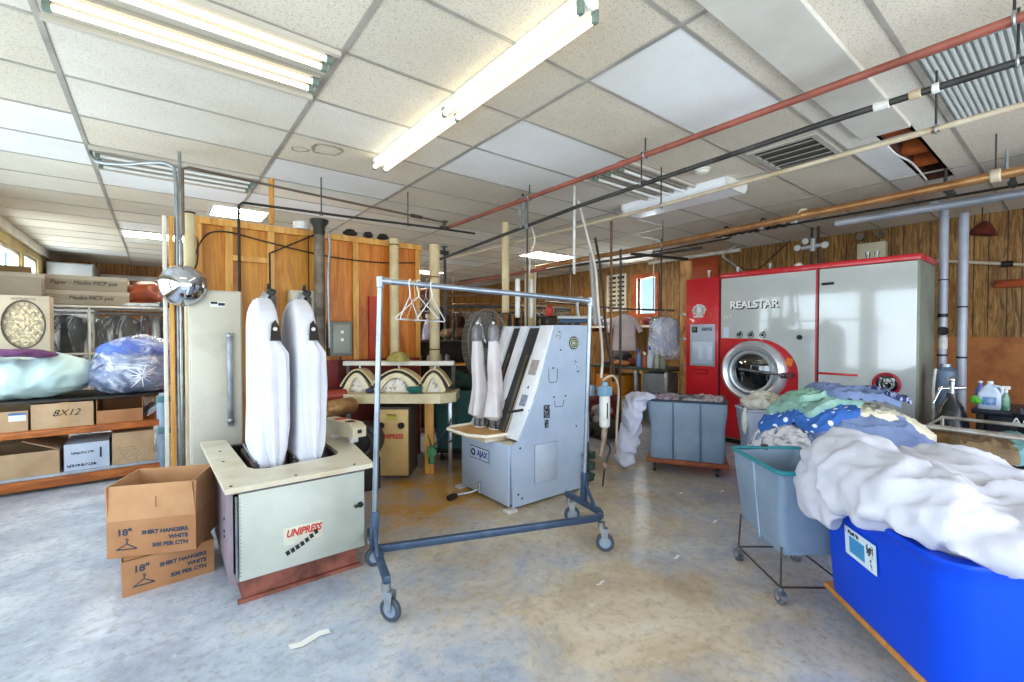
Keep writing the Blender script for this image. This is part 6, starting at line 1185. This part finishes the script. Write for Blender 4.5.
# ------------------------------------------------------------------ back clothes rail and work table by the window
t = thing('back_clothes_rail', 'dark clothes rail hung on rods from the ceiling in front of the small window', 'clothes rail', (6.2, 4.6, 1.8))
part('rail', MB().tube([(5.55, 6.1, 2.02), (6.25, 4.9, 1.86), (6.32, 3.98, 1.80)], .016), mIRON, t)
for x, y, z in ((6.15, 5.07, 1.885), (6.3, 4.2, 1.815), (6.31, 4.35, 1.825)): part('rod', MB().cyl((x, y, z), (x, y, CZ-.004), .010 if y > 4.3 else .013), mIRON if y != 4.35 else mTANP, t)
def shirt(x, y, ztop, w, L, m, label, rz, film=False, name='t_shirt', arms=True, hz=None):
    t = thing(name, label, 'shirt', (x, y, ztop-L), rz)
    bd = interp([(L, 0, 0, .045, .03, 0), (L-.02, 0, 0, w*.55, .035, 0), (L-.06, 0, 0, w*.95, .045, .002), (L-.16, 0, 0, w*.93, .05, .004), (L*.5, 0, 0, w*.92, .055, .009), (0.01, 0, 0, w, .06, .015)], 4)
    f = part('cloth', cloth_loft(bd, 34, I4, int(x*7+y*9), wf=6), m, t, True)
    if arms:
        for s in (-1, 1):
            sec = MB(); p0, p1 = V((s*w*.85, 0, L-.09)), V((s*(w+.075), 0, L-.30)); M = axisM(p0, p1); ln = (p1-p0).length
            sec.lathe([(.05, 0), (.065, ln*.3), (.07, ln), (.055, ln)], M @ Matrix.Diagonal((1, .6, 1, 1)), 18); part('sleeve', sec, m, t, True)
    if film: part('plastic', cloth_loft([(z+(.03 if i else .045), a, b, c+.05, d+.03, e+.015) for i, (z, a, b, c, d, e) in enumerate(bd)]+[(-.12, 0, 0, w+.05, .08, .03)] if 0 else [(z*1.1-.06, a, b, c+.045, d+.03, e+.01) for z, a, b, c, d, e in bd], 34, I4, 5), film_mat('shirt_film', '#c6d2e8', '#f4f6f8', .85, (1.5, 1.5, 1)), t, True)
    h = single('shirt_hanger', hanger_mesh(w*.8, .07), mHT, 'tan hanger holding the '+label.split(' on ')[0].split(' under ')[0], 'hanger', None, (x, y, ztop+.085), rz, True)
    return t
shirt(6.23, 4.86, 1.765, .195, .62, mat('pale_pink_tee', '#cbbab8', .85, c2='#b8a6a6', sc=5, bump=.2, bsc=18), 'pale pinkish grey t-shirt on the back clothes rail', R(-58))
shirt(6.26, 4.10, 1.69, .20, .60, mat('pale_blue_shirt', '#b8c8e6', .8, c2='#d6deee', sc=9), 'pale blue shirt under clear plastic on the back clothes rail', R(-50), True, 'dress_shirt', False)
for k in range(5): single('wire_hanger', hanger_mesh(.17, .10), mHT if k % 2 else mHG, 'empty wire hanger bunched at the right end of the back clothes rail', 'hanger', 'empty hangers on the back clothes rail', (6.31, 4.05+.055*k, 1.795+.004*k), R(-10-18*k), True)
t = thing('sewing_shelf', 'narrow orange wooden shelf below the small window with folded clothes on it', 'shelf', (7.6, 5.7, 1.5)); part('board', MB().box(7.4, 8.1, 5.0, 6.9, 1.56, 1.60, .004), mWPIPE, t)
for y in (5.05, 6.0, 6.85): part('bracket', MB().box(7.45, 8.14, y-.02, y+.02, 1.48, 1.56), mTRIMO, t)
for k, (y, m, lb) in enumerate(((5.35, mat('dark_red_cloth', '#7d2433', .85), 'dark red folded cloth on the shelf under the small window'), (5.15, mat('dark_green_cloth2', '#3a5a4a', .85), 'dark green folded cloth at the right end of the shelf under the small window'), (6.6, mat('violet_cloth', '#8d8ab0', .85), 'violet-grey folded cloth at the left end of the shelf under the small window'), (6.3, mat('pale_cloth', '#b4b2bc', .85), 'pale folded cloth second from the left on the shelf under the small window'))):
    single('folded_cloth', blob([((7.6, y, 1.68), (.14, .14, .08))], .02, .012, 8, .02, 10, 70+k, zmin=1.602), m, lb, 'cloth')
t = thing('pressing_table', 'dark-topped work table under the clothes rail with an orange drawer box below', 'table', (6.3, 4.6, 0))
part('top', MB().box(6.0, 6.75, 3.88, 5.42, .86, .90, .005), mat('table_green', '#2c352c', .5, c2='#3d4438', sc=5), t); part('side', MB().box(6.05, 6.7, 5.36, 5.40, 0, .86), mat('table_orange', '#c07420', .5, c2='#a05a14', sc=3), t)
part('drawer_box', MB().box(6.03, 6.6, 4.78, 5.32, .42, .74, .01), mat('orange_case', '#d48a2c', .5, c2='#c07420', sc=3), t); part('shelf', MB().box(6.02, 6.7, 4.5, 5.36, .38, .415), mSTUD, t)
for y in (3.95, 4.5): part('leg', MB().box(6.05, 6.10, y-.03, y+.03, 0, .86, .004), mGALV, t)
part('grey_panel', MB().box(6.12, 6.5, 4.02, 4.42, .03, .82, .006), mat('panel_grey', '#8e959c', .5, .2, c2='#70767c', sc=4), t)
btl = ((4.47, .045, .24, '#5f86bb', 'blue bottle on the work table, first of the row'), (4.36, .04, .20, '#b85a3a', 'reddish bottle on the work table beside the blue one'), (4.26, .05, .28, '#c4d2e0', 'pale spray bottle with a blue top on the work table'), (4.13, .045, .22, '#a9b0a6', 'grey-green bottle on the work table behind the cart'), (4.03, .05, .20, '#7f8c78', 'olive bottle at the right end of the work table'))
for k, (y, r, h, c, lb) in enumerate(btl):
    t = thing('bottle', lb, 'bottle', (6.1, y, .902), 0, 'bottles on the work table'); part('body', MB().lathe([(r*.9, 0), (r, .015), (r, h*.6), (r*.4, h*.85), (r*.35, h)], TR((6.1, y, .902)), 16), mat('bottle_%d' % k, c, .35), t); part('cap', MB().cyl((6.1, y, .902+h), (6.1, y, .93+h), r*.4+.004).cyl((6.1, y, .93+h), (6.06, y, .95+h), r*.35), mat('cap_%d' % k, '#3a5fb0' if k in (0, 2) else '#d8d8d4', .4), t)
for k, (x, y, w, h, c, lb) in enumerate(((6.2, 5.1, .2, .06, '#4a2c24', 'dark brown folded cloth on the left of the work table'), (6.15, 4.85, .16, .05, '#b06a34', 'tan folded cloth on the work table right of the dark brown one'), (6.4, 5.05, .2, .14, '#2a2a2c', 'black bundle at the back left of the work table'), (6.3, 4.72, .13, .08, '#8a3a30', 'brick red cloth in the middle of the work table'))):
    single('folded_cloth', blob([((x, y, .90+h*.8), (w*.7, w, h))], .016, .01, 9, .015, 12, 80+k, zmin=.902), mat('fold_%d' % k, c, .85, c2=c, sc=5), lb, 'cloth')
single('maroon_bundle', blob([((5.55, 4.75, .30), (.25, .3, .28)), ((5.4, 4.6, .2), (.2, .2, .2)), ((5.6, 5.0, .25), (.22, .22, .24))], .024, .02, 6, .03, 8, 90, zmin=.003), mat('maroon_cloth', '#6e2420', .85, c2='#4a1614', sc=5), 'maroon bundle of clothes on the floor in front of the work table', 'bundle')
single('pale_bundle', blob([((4.95, 4.25, .35), (.14, .16, .08)), ((4.85, 4.2, .25), (.1, .1, .08))], .018, .015, 8, .02, 10, 91, zmin=.003), mat('pale_pink_cloth', '#b9a9ac', .85, c2='#8f8388', sc=6), 'pale crumpled cloth lying by the maroon bundle', 'cloth')
single('dark_floor_bundle', blob([((4.9, 4.1, .12), (.22, .2, .13)), ((4.7, 4.4, .1), (.18, .16, .12)), ((5.0, 4.35, .2), (.16, .2, .12))], .02, .02, 7, .02, 9, 92, zmin=.003), mat('murky_cloth', '#4a4436', .9, c2='#33301f', sc=7), 'murky green-brown heap on the floor left of the draped white shirt', 'bundle')
t = thing('wall_louvre', 'white louvred wall vent left of the small window', 'vent', (8.1, 6.55, 1.95))
part('frame', MB().box(8.10, 8.145, 6.28, 6.33, 1.94, 2.76).box(8.10, 8.145, 6.78, 6.83, 1.94, 2.76).box(8.10, 8.145, 6.33, 6.78, 1.94, 1.98).box(8.10, 8.145, 6.33, 6.78, 2.72, 2.76).box(8.11, 8.14, 6.54, 6.57, 1.98, 2.72), mTRIMW, t); part('back', MB().box(8.135, 8.145, 6.33, 6.78, 1.98, 2.72), mDK, t)
for k in range(7): part('slat', MB().box(-.035, .035, 6.33, 6.78, -.006, .006, 0, TR((8.115, 0, 2.03+.1*k), 0, 0, R(-50))), mat('louvre_cream', '#cfc7ae', .5), t)
# ------------------------------------------------------------------ dark back of the room: shelving, rails, conveyor
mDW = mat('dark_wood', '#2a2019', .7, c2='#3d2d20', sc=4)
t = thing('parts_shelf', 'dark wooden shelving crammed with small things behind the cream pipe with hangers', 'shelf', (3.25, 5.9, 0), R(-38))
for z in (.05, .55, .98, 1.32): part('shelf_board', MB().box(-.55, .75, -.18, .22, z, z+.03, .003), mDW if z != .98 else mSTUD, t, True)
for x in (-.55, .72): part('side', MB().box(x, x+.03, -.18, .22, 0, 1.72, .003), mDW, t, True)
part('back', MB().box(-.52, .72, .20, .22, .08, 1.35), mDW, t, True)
SM = TR((3.25, 5.9, 0), R(-38))
def onshelf(name, mb_f, m, lb, cat, grp=None): return single(name, mb_f, m, lb, cat, grp)
for k, (x, z, r, h, c, lb) in enumerate(((-.12, 1.01, .05, .12, '#8d8a84', 'grey jar on the dark shelf, left of three'), (.02, 1.01, .045, .14, '#a8a49c', 'pale jar on the dark shelf, middle of three'), (.14, 1.01, .05, .13, '#6f6d68', 'dark grey jar on the dark shelf, right of three'))):
    t = thing('jar', lb, 'jar', tuple(SM @ V((x, -.05, z)))); part('body', MB().lathe([(r*.9, 0), (r, .01), (r, h*.8), (r*.7, h)], TR(tuple(SM @ V((x, -.05, z)))), 16), mat('jar_%d' % k, c, .3, .3), t); part('lid', MB().cyl(SM @ V((x, -.05, z+h)), SM @ V((x, -.05, z+h+.02)), r*.75), mDK, t)
single('yellow_tin', MB().lathe([(.055, 0), (.06, .005), (.06, .1), (.055, .105)], TR(tuple(SM @ V((-.3, -.05, 1.01)))), 18), mat('yellow_tin', '#b09434', .5, c2='#5a5a30', sc=9), 'yellow-green tin on the dark shelf left of the jars', 'tin')
t = thing('shallow_tray', 'shallow tan wooden tray on the dark shelf below the jars', 'tray', tuple(SM @ V((.02, -.02, .58)))); tb = MB(); tb.box(-.3, .34, -.17, .15, .582, .60, M=SM)
for q in ((-.3, .34, -.17, -.155), (-.3, .34, .135, .15), (-.3, -.285, -.155, .135), (.325, .34, -.155, .135)): tb.box(*q, .60, .72, M=SM)
part('tray', tb, mat('tray_wood', '#c49a5c', .6, c2='#a87e42', sc=4), t); part('contents', blob([(tuple(SM @ V((0, 0, .66))), (.24, .12, .05), R(-38))], .018, .02, 9, .01, 12, 3), mat('brown_contents', '#7a5628', .85, c2='#4c3418', sc=12), t)
sp = thing('white_spray_bottle', 'white and violet iron-shaped bottle on top of the dark shelving beside the hangers', 'bottle', tuple(SM @ V((-.15, 0, 1.35))))
part('body', MB().lathe([(.10, 0), (.105, .02), (.09, .15), (.05, .27), (.02, .32)], TR(tuple(SM @ V((-.15, 0, 1.352)))) @ Matrix.Diagonal((1, .7, 1, 1)), 20), mat('bottle_lilac', '#c9c8dc', .4, c2='#8f8cb8', sc=5), sp); part('trigger', MB().box(-.04, .02, -.015, .015, 0, .06, .006, TR(tuple(SM @ V((-.15, 0, 1.67))))), mWHITE, sp)
for k, (x, c, lb) in enumerate(((.12, '#a08868', 'tan ornament-like bundle on the dark shelving right of the lilac bottle'), (.32, '#6a4632', 'brown bundle on the dark shelving behind the sleeve forms'), (.52, '#b8a890', 'pale bundle at the right end of the dark shelving'))):
    single('cloth_bundle', blob([(tuple(SM @ V((x, 0, 1.44))), (.09, .09, .08))], .016, .02, 10, .03, 12, 100+k, zmin=1.352), mat('bundle_%d' % k, c, .85, c2='#4a382a', sc=9), lb, 'bundle')
# a run of dark garments on the rails far behind (seen under and over the rolling rack rail)
t = thing('garment_conveyor', 'long dark overhead garment rail far back behind the sleeve machine', 'conveyor', (5.6, 8.2, 0))
path = [(3.9, 9.6, 1.95), (4.2, 7.9, 1.95), (5.6, 6.6, 1.95), (7.0, 6.9, 1.95), (7.2, 8.2, 1.95), (5.8, 9.8, 1.95)]
part('track', MB().tube(smoothpath(path, 6)+[V(path[0])], .03), mIRON, t); part('upper_track', MB().tube([V(p)+V((0, 0, .22)) for p in smoothpath(path, 6)], .02), mBROWNP, t)
for p in path: part('rod', MB().cyl((p[0], p[1], 1.95), (p[0], p[1], CZ-.004), .014), mIRON, t)
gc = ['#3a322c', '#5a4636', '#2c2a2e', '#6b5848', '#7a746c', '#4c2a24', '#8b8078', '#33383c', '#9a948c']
pts = smoothpath(path[1:4], 14)
proto = []
for k, c in enumerate(gc):
    g_ = thing('hanging_garment', 'garment hanging in the dim row on the far overhead rail', 'garment', (0, 0, 0), 0, 'garments on the far overhead rail')
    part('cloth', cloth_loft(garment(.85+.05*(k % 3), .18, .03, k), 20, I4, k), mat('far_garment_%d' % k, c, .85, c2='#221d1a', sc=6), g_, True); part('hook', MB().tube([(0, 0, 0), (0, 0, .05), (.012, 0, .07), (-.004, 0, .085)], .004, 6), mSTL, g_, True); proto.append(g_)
used = set(); L_ = len(pts)
for k in range(0, L_-1):
    g_ = proto[k % len(gc)]; p = pts[k]; d = pts[k+1]-p; rz_ = atan2(d.y, d.x)+pi/2+R((k*31) % 25-12)
    if k < len(gc): g_.location = (p.x, p.y, p.z-.085); g_.rotation_euler = (0, 0, rz_)
    else: dup(g_, (p.x, p.y, p.z-.085), rz_)
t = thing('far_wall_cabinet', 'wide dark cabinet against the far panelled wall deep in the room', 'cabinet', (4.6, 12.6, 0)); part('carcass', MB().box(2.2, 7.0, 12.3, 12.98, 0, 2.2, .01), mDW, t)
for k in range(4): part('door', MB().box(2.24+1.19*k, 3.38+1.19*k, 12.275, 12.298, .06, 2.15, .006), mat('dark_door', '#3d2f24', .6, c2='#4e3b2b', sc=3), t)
t = thing('blue_ironing_unit', 'pale utility press with a blue pad far behind the sleeve machine', 'press', (4.95, 4.70, 0))
part('pad', MB().box(-.32, .34, -.08, .08, 1.66, 1.70, .012, TR((4.95, 4.70, 0), R(-38))), mat('pad_white', '#cfd6dc', .6), t); part('under', MB().box(-.3, .34, -.07, .07, 1.60, 1.655, .01, TR((4.95, 4.70, 0), R(-38))), mat('pad_blue', '#3b5b78', .6), t); part('post', MB().cyl((4.95, 4.70, 0), (4.95, 4.70, 1.6), .03), mIRON, t); part('hook_pipe', MB().tube(smoothpath([(4.92, 4.68, 1.70), (4.90, 4.69, 1.85), (4.94, 4.67, 1.98), (5.0, 4.65, 1.95)], 5), .022), mGALV, t)
single('red_can', MB().lathe([(.06, 0), (.065, .01), (.065, .12), (.03, .16)], TR((4.91, 5.30, 1.72)), 18), mat('can_red', '#c8321e', .4), 'small bright red can on a dark shelf behind the rolling rack rail', 'can')
t = thing('can_stand', 'dark slim stand carrying the small red can', 'stand', (4.91, 5.3, 0)); part('plate', MB().box(4.79, 5.03, 5.18, 5.42, 1.69, 1.718, .003), mDK, t); part('leg', MB().cyl((4.91, 5.3, .02), (4.91, 5.3, 1.69), .02), mDK, t); part('base', MB().cyl((4.91, 5.3, 0), (4.91, 5.3, .02), .16, seg=24), mDK, t)
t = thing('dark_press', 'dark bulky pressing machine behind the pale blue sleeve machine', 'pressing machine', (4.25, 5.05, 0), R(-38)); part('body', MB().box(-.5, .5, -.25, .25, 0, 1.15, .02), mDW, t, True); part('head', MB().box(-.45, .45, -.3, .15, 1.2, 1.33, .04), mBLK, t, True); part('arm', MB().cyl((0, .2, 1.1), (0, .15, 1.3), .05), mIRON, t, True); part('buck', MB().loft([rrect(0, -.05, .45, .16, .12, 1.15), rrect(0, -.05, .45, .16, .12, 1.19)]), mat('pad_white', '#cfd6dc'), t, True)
# red hoses hanging by the cream pipe, small scraps on the floor
for k, (x, y) in enumerate(((2.66, 4.98), (2.72, 5.03))):
    pipe('red_hose', smoothpath([(2.62, 4.85, 2.2-.1*k), (x, y, 1.75), (x+.05, y+.02, 1.55), (x-.02+.06*k, y, 1.4), (x+.06, y, 1.25), (x+.02, y-.05, 1.05)], 6), .010, mat('hose_red', '#b0453a', .5), ('thin red hose dangling left of the cream pipe below the wire hangers', 'second thin red hose, the one nearer the dark shelving')[k], 'hose')
rnd = random.Random(11)
for k, (x, y, lb) in enumerate(((.55, 2.25, 'crumpled strip of white tape on the floor in front of the lower shirt-hanger carton'), (2.0, 1.72, 'white paper scrap on the floor in front of the rolling rack crossbar'), (2.62, 1.62, 'white scrap on the floor between the rack and the wire-leg cart'), (3.35, 1.75, 'white scrap near the wide canvas cart wheel'), (4.05, 2.05, 'white paper scrap close in front of the wide canvas cart'), (3.7, 2.25, 'small pale scrap on the floor left of the wide canvas cart'))):
    b = MB(); w = .05 if k == 0 else .018
    b.loft([[(x+q*w*1.2, y-w*.4+w*.3*sin(q*2), .002+.004*abs(sin(q*3))), (x+q*w*1.2, y+w*.4+w*.3*sin(q*2), .002+.003*abs(cos(q*3))), (x+q*w*1.2, y+w*.4+w*.3*sin(q*2), .006), (x+q*w*1.2, y-w*.4+w*.3*sin(q*2), .006)] for q in (-1.5, -.7, 0, .8, 1.5)])
    single('paper_scrap', b, mWHITE, lb, 'scrap')
